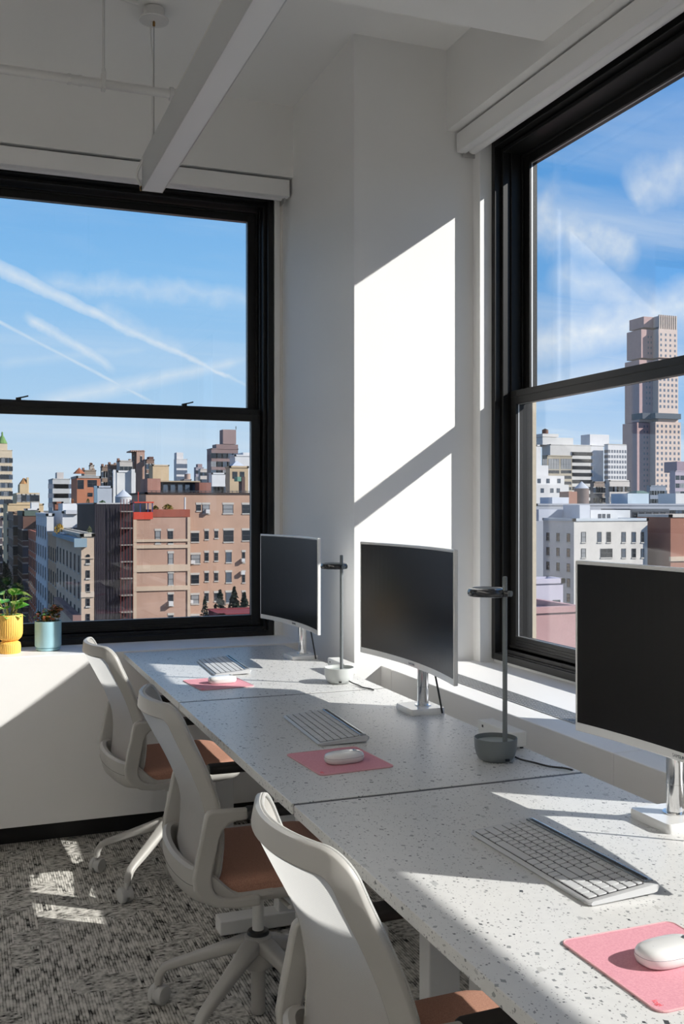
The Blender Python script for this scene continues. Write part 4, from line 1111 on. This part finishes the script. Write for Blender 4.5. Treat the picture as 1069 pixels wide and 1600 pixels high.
m = MB(); q = ony(289, 777, 133); m.tube([(q.x - b.cx, -2, ony(289, 797, 133).z - ZG), (q.x - b.cx, -2, q.z - ZG)], .12, 8); m.build('flue_pipe', AC, b.root)
b.done()
# shrubs on the lower roof
def bush(u, v0, v1, wpx_, Y, label, rgb, cat='shrub', name='shrub', group=None, cone=False, n=260, seed=1):
    a, q = ony(u, v0, Y), ony(u, v1, Y); H = a.z - q.z; W_ = wpx_ * Y / FPX
    m = MB(); rr = random.Random(seed)
    for i in range(n):
        f = rr.random() ** .7; a_ = rr.uniform(0, 2 * PI)
        rad = (1 - f if cone else math.sin(PI * min(1, .12 + .88 * f)) ) * W_ / 2 * math.sqrt(rr.random()); c = Vector((rad * math.cos(a_), rad * math.sin(a_) , f * H)); s_ = W_ * rr.uniform(.05, .11)
        n1_ = Vector((rr.uniform(-1, 1), rr.uniform(-1, 1), rr.uniform(-.6, .6))).normalized(); n2_ = n1_.cross(Vector((rr.uniform(-1, 1), rr.uniform(-1, 1), rr.uniform(-1, 1)))).normalized()
        m.add([c + n1_ * s_, c + n2_ * s_ * .7, c - n1_ * s_, c - n2_ * s_ * .7], [(0, 1, 2, 3)])
    t = empty(name, (a.x, Y, q.z)); tag(t, label, cat, group)
    m.build('foliage', facade(rgb, 'plain'), t); MB().tube([(0, 0, 0), (0, 0, H * .7)], W_ * .03, 6).build('trunk', M_WDK, t); return t
bush(262, 788, 798, 18, 133.5, 'yellow green shrub on the brick roof beside the flue pipe', (150, 132, 44), seed=3)
bush(243, 790, 798, 12, 133.5, 'olive shrub on the brick roof behind the red work platform', (110, 100, 40), seed=4)
# red suspended work platform
q0, q1 = ony(207, 811, 129.2), ony(237, 800, 129.2); rp = empty('work_platform', ((q0.x + q1.x) / 2, 129.2, q0.z)); tag(rp, 'red netted suspended work platform hanging at the roof corner', 'work platform')
hw_ = (q1.x - q0.x) / 2; H = q1.z - q0.z
M_REDN = facade((214, 78, 60), 'plain')
MB().box(-hw_, hw_, -.9, 0, 0, H).build('netting', M_REDN, rp)
m = MB()
for x in (-hw_, -hw_ * .3, hw_ * .5, hw_ * .96): m.box(x, x + .12, -.5, -.38, H, H + 1.25)
m.build('posts', facade((60, 76, 130), 'plain'), rp); MB().box(-hw_ * .9, hw_ * 1.15, -.6, -.45, H + 1.15, H + 1.32).build('top_rail', M_REDN, rp)
MB().box(hw_ * -.5, -hw_ * .5 + .1, -.5, -.4, H + 1.3, H + 2.6).build('davit', M_REDN, rp)
# dark netted scaffold building
b = B('dark building wrapped in black scaffold netting beside the brick block', 148, 206, 787.5, 128, 20, (44, 40, 48), cap=.15, capcol=(200, 200, 200), kind='plain', keep=True)
m = MB()
X0, X1 = b.x0 - b.cx, b.x1 - b.cx
for k in range(5):
    x = X0 + (X1 - X0) * (.66 + .33 * k / 4); m.box(x - .03, x + .03, -1.3, -1.2, 0, b.zt - ZG + .6)
m.build('scaffold_poles', facade((120, 52, 50), 'plain'), b.root)
m = MB()
for k in range(14):
    z = b.zt - ZG - 1.0 - k * 2.1; m.box(X0 + (X1 - X0) * .66, X1, -1.3, -.1, z, z + .12)
m.build('scaffold_decks', facade((150, 146, 140), 'plain'), b.root)
m = MB()
for k in range(14):
    x = X0 + (X1 - X0) * (.02 + .62 * k / 13); m.box(x - .06, x + .06, -.12, 0, 0, b.zt - ZG)
m.build('netting_seams', facade((62, 58, 70), 'plain'), b.root)
b.done()
tank(193, 765, 788, 25, 138, 'white water tank with conical roof above the netted building', (206, 206, 208), .5, .1)
# cream corner building with arched window
b = B('narrow cream corner building with blue cornice and an arched top window', 127, 147, 838.5, 100, 27, (212, 188, 166), cap=.3, capcol=(206, 196, 180), keep=True)
for i, (v0, v1) in enumerate(((869, 880), (891, 903), (912, 924), (935, 947), (959, 971), (982, 994))): wpx(b, 134.5, 140.5, v0, v1, 100, 'sill', 0)
m = MB(); q = ony(137.5, 869, 99.97); m.lathe([(0, 0), (.19, 0), (.19, .06), (0, .06)], 16)
o = m.build('arch_window', M_WG[0], b.root); o.rotation_euler = (PI / 2, 0, 0); o.location = (q.x - b.cx, -.02, q.z - ZG)
b.pxblock('stone_band', 126.5, 147.3, 925, 933, 99.9, .3, facade((222, 204, 184), 'plain')); b.pxblock('stone_band', 126.5, 147.3, 871, 873, 99.9, .3, TRIM)
b.block('cornice', b.x0 - .7, b.x0, 100, 124, b.zt - .55, b.zt - .15, facade((150, 172, 184), 'plain'))
b.block('cornice', b.x0 - .7, b.x0 + .5, 99.6, 100, b.zt - 1.0, b.zt - .15, facade((150, 172, 184), 'plain'))
b.block('cornice', b.x0 - .8, b.x0, 100, 121, b.zt - 8.2, b.zt - 7.6, facade((150, 118, 112), 'plain'))
b.side(7, .9, 1.7, pitch=2.6, top=1.9, vbot=1000, style='sill')
b.roof([(100, 118, 833, 12, 5, (196, 198, 200)), (118, 130, 835.5, 4, 3, (160, 160, 160))])
b.done()
bush(93, 818, 836, 16, 118, 'yellow autumn shrub on the cream building roof terrace', (196, 158, 60), seed=8)
bush(140, 822, 837, 9, 104, 'small grey green shrub on the cream building roof', (120, 126, 90), seed=9)
# row along the avenue, going away
b = B('tan brick building with a pale corner pier behind the cream one', 98, 106, 842, 128, 22, (196, 160, 128), keep=True); b.side(6, 1.0, 1.8, pitch=3.2, style='sill').done()
b = B('tall white painted building with shaded side, left of the cream one', 73, 84, 806, 152, 22, (226, 226, 228), kind='plain', keep=True); b.side(5, 1.0, 1.8, pitch=3.0, style='sill'); b.done()
b = B('orange brick building with a dark side wall along the avenue', 62, 73.5, 836, 178, 30, (206, 122, 90), keep=True); b.grid(1, 1.0, 1.9, pitch=3.2, top=1.6); b.side(7, 1.2, 1.9, pitch=3.2).done()
b = B('dark brown brick building with green cornice on the avenue', 36, 62, 806, 215, 20, (112, 84, 74), cap=1.0, capcol=(96, 112, 104), keep=True); b.grid(3, 1.3, 2.0, pitch=3.4, top=3).side(6, 1.3, 2.2, pitch=3.4, top=3).done()
b = B('grey brown brick building with rows of small windows at far left', 21, 37, 802, 236, 25, (158, 132, 114), keep=True); b.grid(2, 1.3, 2.0, pitch=4.4, top=3).side(4, 1.3, 2.0, pitch=4.4).done()
b = B('cream yellow stepped apartment building with a small tower', 5, 68, 789, 262, 26, (222, 196, 156)); b.pxblock('upper_storey', 26, 62, 770, 789, 262, 20, b.m); b.pxblock('tower', 31, 44, 756, 770, 262, 9, b.m); b.pxblock('chimney', 42, 45, 746, 770, 265, 2, b.m)
q = ony(37.5, 756, 266); m = MB(); m.lathe([(0, 0), (1.25, 0), (.3, 1.4), (0, 1.5)], 8); o = m.build('tower_roof', facade((190, 140, 90), 'plain'), b.root); o.location = (q.x - b.cx, 4, q.z - ZG)
b.grid(8, 1.3, 1.8, pitch=3.9, top=2.0, rows=11); b.grid(5, 1.2, 1.6, pitch=3.2, rows=1, top=.4, zt=ony(40, 771, 262).z, x0=ony(27, 0, 262).x, x1=ony(61, 0, 262).x); b.done()
b = B('dark office block at the very left edge beyond the avenue', -60, 4, 812, 205, 30, (92, 82, 88), keep=True); b.grid(5, 1.3, 1.9, pitch=3.4).done()
b = B('tall cream tower with green copper top at the far left', -8, 19, 704, 560, 28, (226, 208, 180), kind='plain'); b.grid(6, 1.9, 2.4, pitch=4.4, rows=26, top=4)
b.pxblock('upper_storey', -4, 11.5, 693, 704, 562, 12, b.m)
q = ony(3.5, 693, 568); m = MB(); m.lathe([(0, 0), (2.7, 0), (1.0, 3.6), (.5, 4.2), (.4, 6.0), (0, 6.4)], 10); o = m.build('copper_roof', facade((120, 158, 96), 'plain'), b.root); o.location = (q.x - b.cx, 8, q.z - ZG)
b.done()
b = B('low white and grey rooftops in front of the cream stepped building', 38, 60, 797, 237, 8, (232, 232, 234), kind='plain'); b.roof([(49, 61, 785, 0, 4, (236, 236, 236))]); b.done()
b = B('white rooftop complex with shaded recesses behind the cream corner building', 83, 160, 802, 158, 16, (224, 226, 230), kind='plain'); b.roof([(98, 186, 786.5, 10, 8, (232, 232, 232)), (103, 122, 803 - 6, -.5, 4, (214, 216, 222)), (136, 148, 806 - 7, -.5, 4, (226, 226, 226))]); b.grid(4, 1.3, 1.8, pitch=3.6, top=2.2, rows=4, style='sill').done()
b = B('brown house block left of the white rooftops', 83, 98, 787, 177, 9, (158, 104, 82)); b.grid(1, 2.6, 2.2, rows=1, top=2).done()
b = B('orange brick rooftop house with large dark windows', 111, 157, 747, 232, 16, (196, 130, 98), cap=.5, capcol=(178, 176, 172))
for u0, u1, v0, v1 in ((121, 131, 750, 764), (137, 151.5, 750, 761), (137, 145, 770, 776)): wpx(b, u0, u1, v0, v1, 232, 'plain', 0)
q = ony(123, 747, 238); m = MB(); m.lathe([(0, 0), (1.4, 0), (0, 1.4)], 8); o = m.build('roof_cone', facade((170, 104, 72), 'plain'), b.root); o.location = (q.x - b.cx, 5, q.z - ZG + 1)
b.done()
b = B('grey white apartment block with ribbon windows in the middle distance', 75.5, 109, 749, 440, 22, (206, 206, 204), kind='plain'); b.grid(3, 6.0, 1.9, pitch=4.0, rows=9, top=2, style='plain', g=3); b.roof([(89, 99.5, 738, 2, 8, (214, 206, 200))]); b.done()
b = B('big blank white block with side buttresses', 175.5, 212, 738, 200, 15, (230, 230, 228), kind='plain', capcol=(236, 236, 236)); b.pxblock('buttress', 177, 181, 734, 790, 199.2, .9, b.m); b.pxblock('buttress', 205.5, 211, 733, 790, 199.2, .9, b.m); b.done()
b = B('low blue grey block beside the big white block', 146.5, 175, 762, 197, 10, (188, 196, 206), kind='plain'); b.pxblock('glass_bay', 147, 152, 759, 786, 196.5, .6, facade((120, 150, 170), 'plain')); b.done()
bush(137.5, 779, 787, 6, 160, 'dark green rooftop shrub at the foot of the orange house', (52, 84, 44), seed=14)
bush(113, 779, 787, 5, 160, 'orange rooftop shrub at the foot of the orange house', (190, 112, 50), seed=15)
bush(160, 782, 787, 10, 160, 'low hedge on the white roof before the blue grey block', (66, 96, 50), seed=16, n=150)
# brown cluster and castle tower
for i, (u0, u1, v, Y, c, lb) in enumerate(((127, 150, 736, 360, (168, 152, 136), 'pale brown roofscape block left of the castle tower'), (139, 147, 728, 372, (196, 182, 168), 'narrow beige stair tower in the brown roofscape'), (157, 170, 730, 340, (150, 128, 112), 'brown block with chimneys in the roofscape'), (168, 184, 727, 330, (142, 118, 104), 'dark brown gabled block in the roofscape'), (182, 207, 721, 322, (206, 198, 190), 'pale stained block just left of the castle tower'))):
    b = B(lb, u0, u1, v, Y, 12, c); b.grid(3, 1.2, 1.9, pitch=3.6, rows=8)
    b.roof([(u0 + 2, u0 + 5, v - 5, 1, 2, (150, 110, 92)), (u1 - 5, u1 - 2, v - 4, 1, 2, (170, 140, 120))]); b.done()
b = B('brown brick tower with crenellated top like a castle', 205.5, 226, 706, 400, 12, (150, 116, 100)); b.pxblock('turret', 213.5, 226, 706, 800, 398.5, 4, facade((196, 160, 142)))
m = MB()
for k in range(7):
    q = ony(205.5 + k * 3.2, 703.5, 399); m.box(q.x - b.cx - .25, q.x - b.cx + .25, -1.4, 10, b.zt - ZG, q.z - ZG)
m.build('battlements', facade((196, 160, 142)), b.root); wpx(b, 219.5, 222, 713, 721, 398.4, 'lintel', 0); wpx(b, 208, 210, 713, 721, 400, 'lintel', 0); b.done()
b = B('brown block with roof garden right of the castle tower', 226, 241, 719, 392, 12, (150, 124, 110)); b.roof([(233, 240, 713.5, 1, 5, (120, 92, 84))]); b.grid(3, 1.3, 1.9, pitch=3.8, rows=9).done()
b = B('plain beige block right of the castle tower', 232.5, 264, 728, 300, 14, (222, 196, 160), kind='plain', capcol=(228, 206, 176)); b.done()
b = B('slim white tower with arched windows at its top', 271.5, 292.5, 718, 690, 16, (232, 228, 226), kind='plain'); b.pxblock('upper_storey', 276, 286.5, 707, 718, 692, 8, b.m); b.grid(5, 1.6, 3.0, pitch=4.4, rows=14, style='plain', g=3, top=3).done()
b = B('faint grey tower cluster right of the slim white tower', 303, 318, 731, 620, 16, (176, 170, 178), kind='plain'); b.roof([(309, 316, 725, 2, 5, (170, 150, 150))]); b.grid(4, 1.8, 2.2, pitch=4, rows=9, style='plain').done()
b = B('pale beige tower in front of the faint grey cluster', 310, 325, 733.5, 560, 14, (214, 204, 196), kind='plain'); b.grid(4, 1.6, 2.0, pitch=4, rows=10, style='plain').done()
b = B('low grey block carrying the small tan water tank', 287, 299, 750, 417, 6, (170, 160, 156), kind='plain', keep=True).done()
tank(293, 738, 750, 9.5, 420, 'small tan cylindrical water tank between the pale towers', (196, 170, 156), .2, .3)
b = B('tall dark brown stepped tower at the right of the left window', 330.5, 372, 702, 350, 7, (150, 128, 126), cap=.3, kind='plain', keep=True); b.pxblock('upper_storey', 338, 372, 694, 702, 350.4, 6, b.m); b.pxblock('upper_storey', 348.5, 369, 671, 694, 351, 5, facade((164, 142, 140), 'plain')); b.pxblock('mast', 368.5, 369.4, 666, 671, 352, .3, M_WDK)
b.grid(5, 2.4, 1.9, pitch=3.0, rows=15, top=1.4, style='plain', g=None).done()
b = B('white stepped building below the dark brown tower', 358, 405, 713, 225, 14, (232, 232, 232), kind='plain'); b.pxblock('upper_storey', 380, 405, 707, 713, 226, 8, b.m); b.done()
b = B('low white building with blue windows', 326, 352, 741, 240, 10, (232, 234, 236), kind='plain'); b.grid(4, 2.0, 1.6, pitch=2.6, rows=3, top=3, style='plain', g=1).done()
b = B('tan building with dark arches and a pyramid roof', 352, 388, 731, 182, 9, (206, 182, 150)); 
for u0, u1 in ((363.5, 371), (375, 382)): wpx(b, u0, u1, 737, 748, 182, 'plain', 0)
q = ony(370, 731, 186.5); m = MB(); m.lathe([(0, 0), (2.3, 0), (0, 1.4)], 4); o = m.build('pyramid_roof', facade((206, 212, 222), 'plain'), b.root); o.location = (q.x - b.cx, 4.5, q.z - ZG); o.rotation_euler = (0, 0, PI / 4)
b.pxblock('chimney', 378, 383, 745, 773, 160, 2, facade((104, 84, 80))); b.pxblock('copper_shed', 371, 377, 745, 752, 160, 2, facade((122, 168, 146), 'plain')); b.done()
# nearer things low in the window
b = B('dim purple brick building corner cut off by the right window frame', 394, 470, 839, 72, 2.2, (96, 78, 92))
for v in (860, 894, 930, 960): wpx(b, 396, 402, v, v + 20, 72, 'sill', 1)
b.done()
b = B('low roof with a red parapet wall at the bottom right of the left window', 345, 470, 958, 55, 3, (140, 60, 62), cap=.05, keep=True); b.done()
for i, (u, v0, w_) in enumerate(((320, 932, 20), (344, 922, 34), (366, 918, 36), (382, 926, 32))):
    bush(u, v0, 972, w_, 58.0 + i * 1.5, ['thin dark conifer on the roof below, leftmost of the four', 'dark conifer on the roof below, second from the left', 'tallest dark conifer on the roof below, third from the left', 'dark conifer beside the purple building'][i], (34, 48, 36), 'conifer', 'conifer', 'conifers on the roof below', True, 420, 20 + i)
# street trees and a street lamp far below at left
for i, (u, v0, v1, w_, Y) in enumerate(((-6, 868, 912, 34, 240), (0, 872, 905, 26, 262), (2, 900, 948, 40, 178), (10, 884, 915, 18, 226), (30, 905, 945, 22, 165))):
    bush(u, v0, v1, w_, Y, ['round street tree beyond the plants, cut by the left frame', 'street tree standing farthest up the avenue', 'largest street tree, just above the yellow pot', 'small street tree at the foot of the brown buildings', 'street tree nearest the white painted building'][i], (46, 62, 38), 'street tree', 'street_tree', 'street trees on the avenue', False, 500, 40 + i)

# ---------- right window
b = B('white brick building with a shaded grey side, behind the nearest monitor', 897, 1012, 814, 110, 7.3, (232, 226, 218), cap=.35, capcol=(214, 222, 228), keep=True)
for v0, v1 in ((831, 847), (857, 871), (884, 899), (911, 926)):
    for u0, u1 in ((908.5, 915.5), (933.7, 940), (948, 954.6), (971.5, 978), (987.3, 993.7), (1001.8, 1006.2)):
        if v0 == 857 and u0 == 933.7: wpx(b, 938.5, 957, v0, v1, 110, 'sill', 0); continue
        if v0 == 857 and u0 == 948: continue
        wpx(b, u0, u1, v0, v1, 110, 'sill', None)
b.side(3, .75, 1.1, pitch=1.95 * 1.0, top=1.6, vbot=1000, style='sill')
b.roof([(923, 985, 797, 6, 6, (230, 232, 234)), (842, 915, 796, 9, 6, (206, 210, 222)), (906, 922, 789, 5, 4, (214, 218, 226)), (985, 1046, 795, 9, 7, (92, 96, 104))])
for u in (935, 941.5, 949): wpx(b, u, u + 4.5, 803, 812, 116, 'plain', 1)
for k in range(5): wpx(b, 989 + k * 11, 996 + k * 11, 800, 811, 119, 'plain', 0)
b.done()
b = B('recessed brick wall with shade put into its colour and small windows right of the white building', 1012, 1047, 826, 116, 3, (116, 112, 126), keep=True)  # shadow side of the recess put into a dark wall colour
for v0, v1 in ((831, 845), (855, 869)):
    for u0, u1 in ((1014, 1026), (1032, 1038), (1041, 1045)): wpx(b, u0, u1, v0, v1, 116, 'sill', 0)
b.done()
b = B('red brown brick building at the right edge of the right window', 1048, 1180, 808, 108, 7, (172, 120, 100), cap=.4, capcol=(226, 220, 212), keep=True); b.pxblock('stone_band', 1048, 1180, 870, 874, 107.8, .3, TRIM); b.done()
b = B('long low rooftop building between the white building and the towers', 838, 1100, 790, 150, 9, (176, 180, 190), kind='plain', keep=True); b.grid(22, 1.8, 1.3, rows=1, pitch=3, top=.8, style='plain'); b.roof([(981, 1014, 771, 2, 5, (206, 222, 232)), (1056, 1090, 771, 1, 5, (232, 230, 228)), (889, 902, 768, 3, 3, (176, 128, 108)), (863, 889, 777, 3, 4, (222, 226, 234))])
q = ony(997, 771, 154.5); m = MB(); m.lathe([(0, 0), (2.2, 0), (1.0, .5), (0, .5)], 4); o = m.build('hip_roof', facade((104, 128, 118), 'plain'), b.root); o.location = (q.x - b.cx, 4.5, q.z - ZG); o.rotation_euler = (0, 0, PI / 4); b.done()
for i, (u0, u1, v, Y) in enumerate(((836, 845, 697, 214), (836, 857, 727, 210), (836, 882, 743, 206), (836, 889, 757, 202))):
    if i == 0: b = B('white terraced apartment building stepping up to the left', u0, u1, v, Y, 6, (236, 234, 232), kind='plain')
    else: b.pxblock('terrace_storey', u0, u1, v, 800, Y, 4, b.m)
for u, v in ((840, 748), (854, 748), (871, 748), (845, 763), (860, 763), (870, 763)): wpx(b, u, u + 5, v, v + 7, 206 if v < 757 else 202, 'plain', 1)
b.done()
b = B('tan glazed office box behind the white terraces', 845.5, 894, 713, 290, 20, (196, 184, 162), kind='plain')
for u0, u1 in ((848, 855), (857, 874), (876.5, 893)):
    wpx(b, u0, u1, 717, 733, 290, 'plain', 2)
    for v in (735, 743.5, 752.5, 761): wpx(b, u0, u1, v, v + 4.5, 290, 'plain', 0)
b.done()
b = B('wide white office slab with ribbon windows', 844, 923.5, 696, 350, 24, (228, 224, 218), kind='plain'); b.pxblock('upper_storey', 848, 896, 683, 696, 352, 14, facade((232, 230, 226), 'plain')); b.pxblock('upper_storey', 848, 873, 677.5, 683, 354, 8, b.m); b.grid(14, 3.2, 1.5, pitch=2.85, top=2.6, rows=12, style='plain', g=3, x0=ony(896, 0, 350).x); b.done()
tank(852, 669.5, 677.5, 11, 358, 'round brown water tank on the white office slab', (120, 84, 70), .3, 1)
b = B('white tower with a fine window grid and rooftop trees', 943, 979.5, 695, 420, 22, (240, 238, 238), kind='plain', capcol=(206, 202, 196)); b.grid(7, 1.0, 1.5, pitch=2.6, top=2.6, rows=15, style='plain', g=3); b.side(5, .9, 1.5, pitch=2.6, top=2.6, rows=15, style='plain', g=3)
b.pxblock('upper_storey', 922, 943, 697, 800, 426, 14, b.m); b.pxblock('penthouse', 922, 952, 678.5, 697, 430, 8, b.m); b.done()
b = B('brown and beige mid height block before the white tower', 924, 945, 754, 262, 12, (170, 154, 142)); b.grid(4, 1.5, 1.6, pitch=3.1, rows=7).done()
b = B('beige block with balconies before the white tower', 945, 984, 752, 256, 12, (220, 212, 204), kind='plain'); b.grid(5, 2.2, 1.6, pitch=3.1, rows=7, style='plain').done()
tank(909, 752, 789.5, 26, 154, 'dark wooden water tank with pointed roof among the roofs', (128, 112, 108), .3, .4)
b = B('pink beige distant towers left of the tall skyscraper', 986, 1006, 731, 640, 18, (206, 186, 180), kind='plain'); b.roof([(996, 1006, 724, 4, 9, (178, 150, 158))]); b.grid(5, 2, 2.2, pitch=4, rows=12, style='plain').done()
b = B('blue grey block at the foot of the skyscraper', 1010, 1041, 760, 300, 14, (148, 156, 170), kind='plain'); b.grid(6, 2, 1.5, pitch=3, rows=6, style='plain').done()
b = B('lavender and white blocks at the right edge below the skyscraper', 1044, 1100, 737, 330, 14, (196, 182, 194), kind='plain'); b.roof([(1058, 1100, 721, 4, 8, (168, 146, 156))]); b.grid(6, 2, 1.8, pitch=3.2, rows=9, style='plain').done()
# skyscraper with setbacks
SK = (240, 216, 200)
b = B('very tall pink stone skyscraper with fluted crown and setbacks', 1024.5, 1064, 660, 560, 26, SK, kind='plain', name='skyscraper', cap=.2, keep=True)
def tier(u0, um, u1, v0, v1, dY):
    Y = 560 + dY; p, q, r_ = ony(u0, v0, Y), ony(um, v0, Y), ony(u1, v1, Y)
    b.block('shaft', q.x, r_.x, Y, Y + 20, r_.z, p.z, b.m)
    b.block('shaft', p.x, q.x, Y + 6, Y + 22, r_.z, p.z, facade((206, 172, 168), 'plain'))  # shade of the left face put into a darker stone colour
    return q.x, r_.x, p.z, Y
t1 = tier(1004.5, 1024.5, 1064, 659, 800, -1.0); t2 = tier(1008, 1029, 1060, 560, 660, 1.5); t3 = tier(1011, 1029.5, 1058.5, 512, 560, 3); t4 = tier(1015, 1030, 1056, 492, 512, 5)
m = MB()
for k in range(9):
    x = t4[0] + (t4[1] - t4[0]) * k / 8; m.box(x - b.cx - .45, x - b.cx + .45, 4.2, 5.2, ony(1040, 520, 565).z - ZG, t4[2] - ZG + .6)
b.block('crown_gap_shade', t4[0] - .2, t4[1] + .2, 564.7, 565, ony(1040, 518, 565).z, t4[2] - .8, facade((120, 106, 104), 'plain'))  # dark block behind the fins, gap shade put into its colour
m.build('crown_fins', facade((228, 208, 190), 'plain'), b.root)
b.pxblock('mechanical_band', 1024.3, 1064.4, 645, 655, 558.7, 6, facade((104, 108, 114), 'plain')); b.pxblock('mechanical_band', 1004.2, 1024.4, 645, 655, 563.6, 12, facade((96, 98, 106), 'plain'))  # left band is darker, shade of that face put into its colour
# ribbons of windows and balconies as columns of parts
for tt, zt_, rows, cols in ((t1, t1[2], 15, 6), (t2, t2[2], 9, 5)):
    b.grid(cols, 1.5, 1.9, pitch=3.7, top=1.5, rows=rows, style='plain', x0=tt[0], x1=tt[1], Y=tt[3], zt=zt_, g=3)
b.grid(4, 1.3, 1.7, pitch=3.6, top=7, rows=7, style='plain', x0=t3[0], x1=t3[1], Y=t3[3], zt=t3[2] + 4, g=3)
for tt, u0, um, v0, v1, dY in ((t1, 1004.5, 1024.5, 660, 800, 5), (t2, 1008, 1029, 565, 640, 7.5), (t3, 1011, 1029.5, 520, 555, 9)):
    Y = 560 + dY; z = ony(1010, v0, Y).z - 3.5; zb_ = ony(1010, v1, Y).z; a, q = ony(u0, v0, Y).x, ony(um, v0, Y).x
    while z > zb_:
        for k in range(4): b.win(a + (q - a) * (k + .5) / 4.2, z, .9, 1.5, 'plain', 3, Y=Y)
        z -= 3.7
b.done()
# small low houses below the white building
b = B('low pale house with a grey roof below the white building', 800, 880, 912, 62, 8, (214, 208, 222), kind='plain'); b.grid(3, .6, 1.2, pitch=2.2, rows=2, top=1.2, style='sill').done()
b = B('low red brick house at the bottom of the right window', 790, 905, 958, 50, 7, (206, 162, 160), keep=True); b.done()
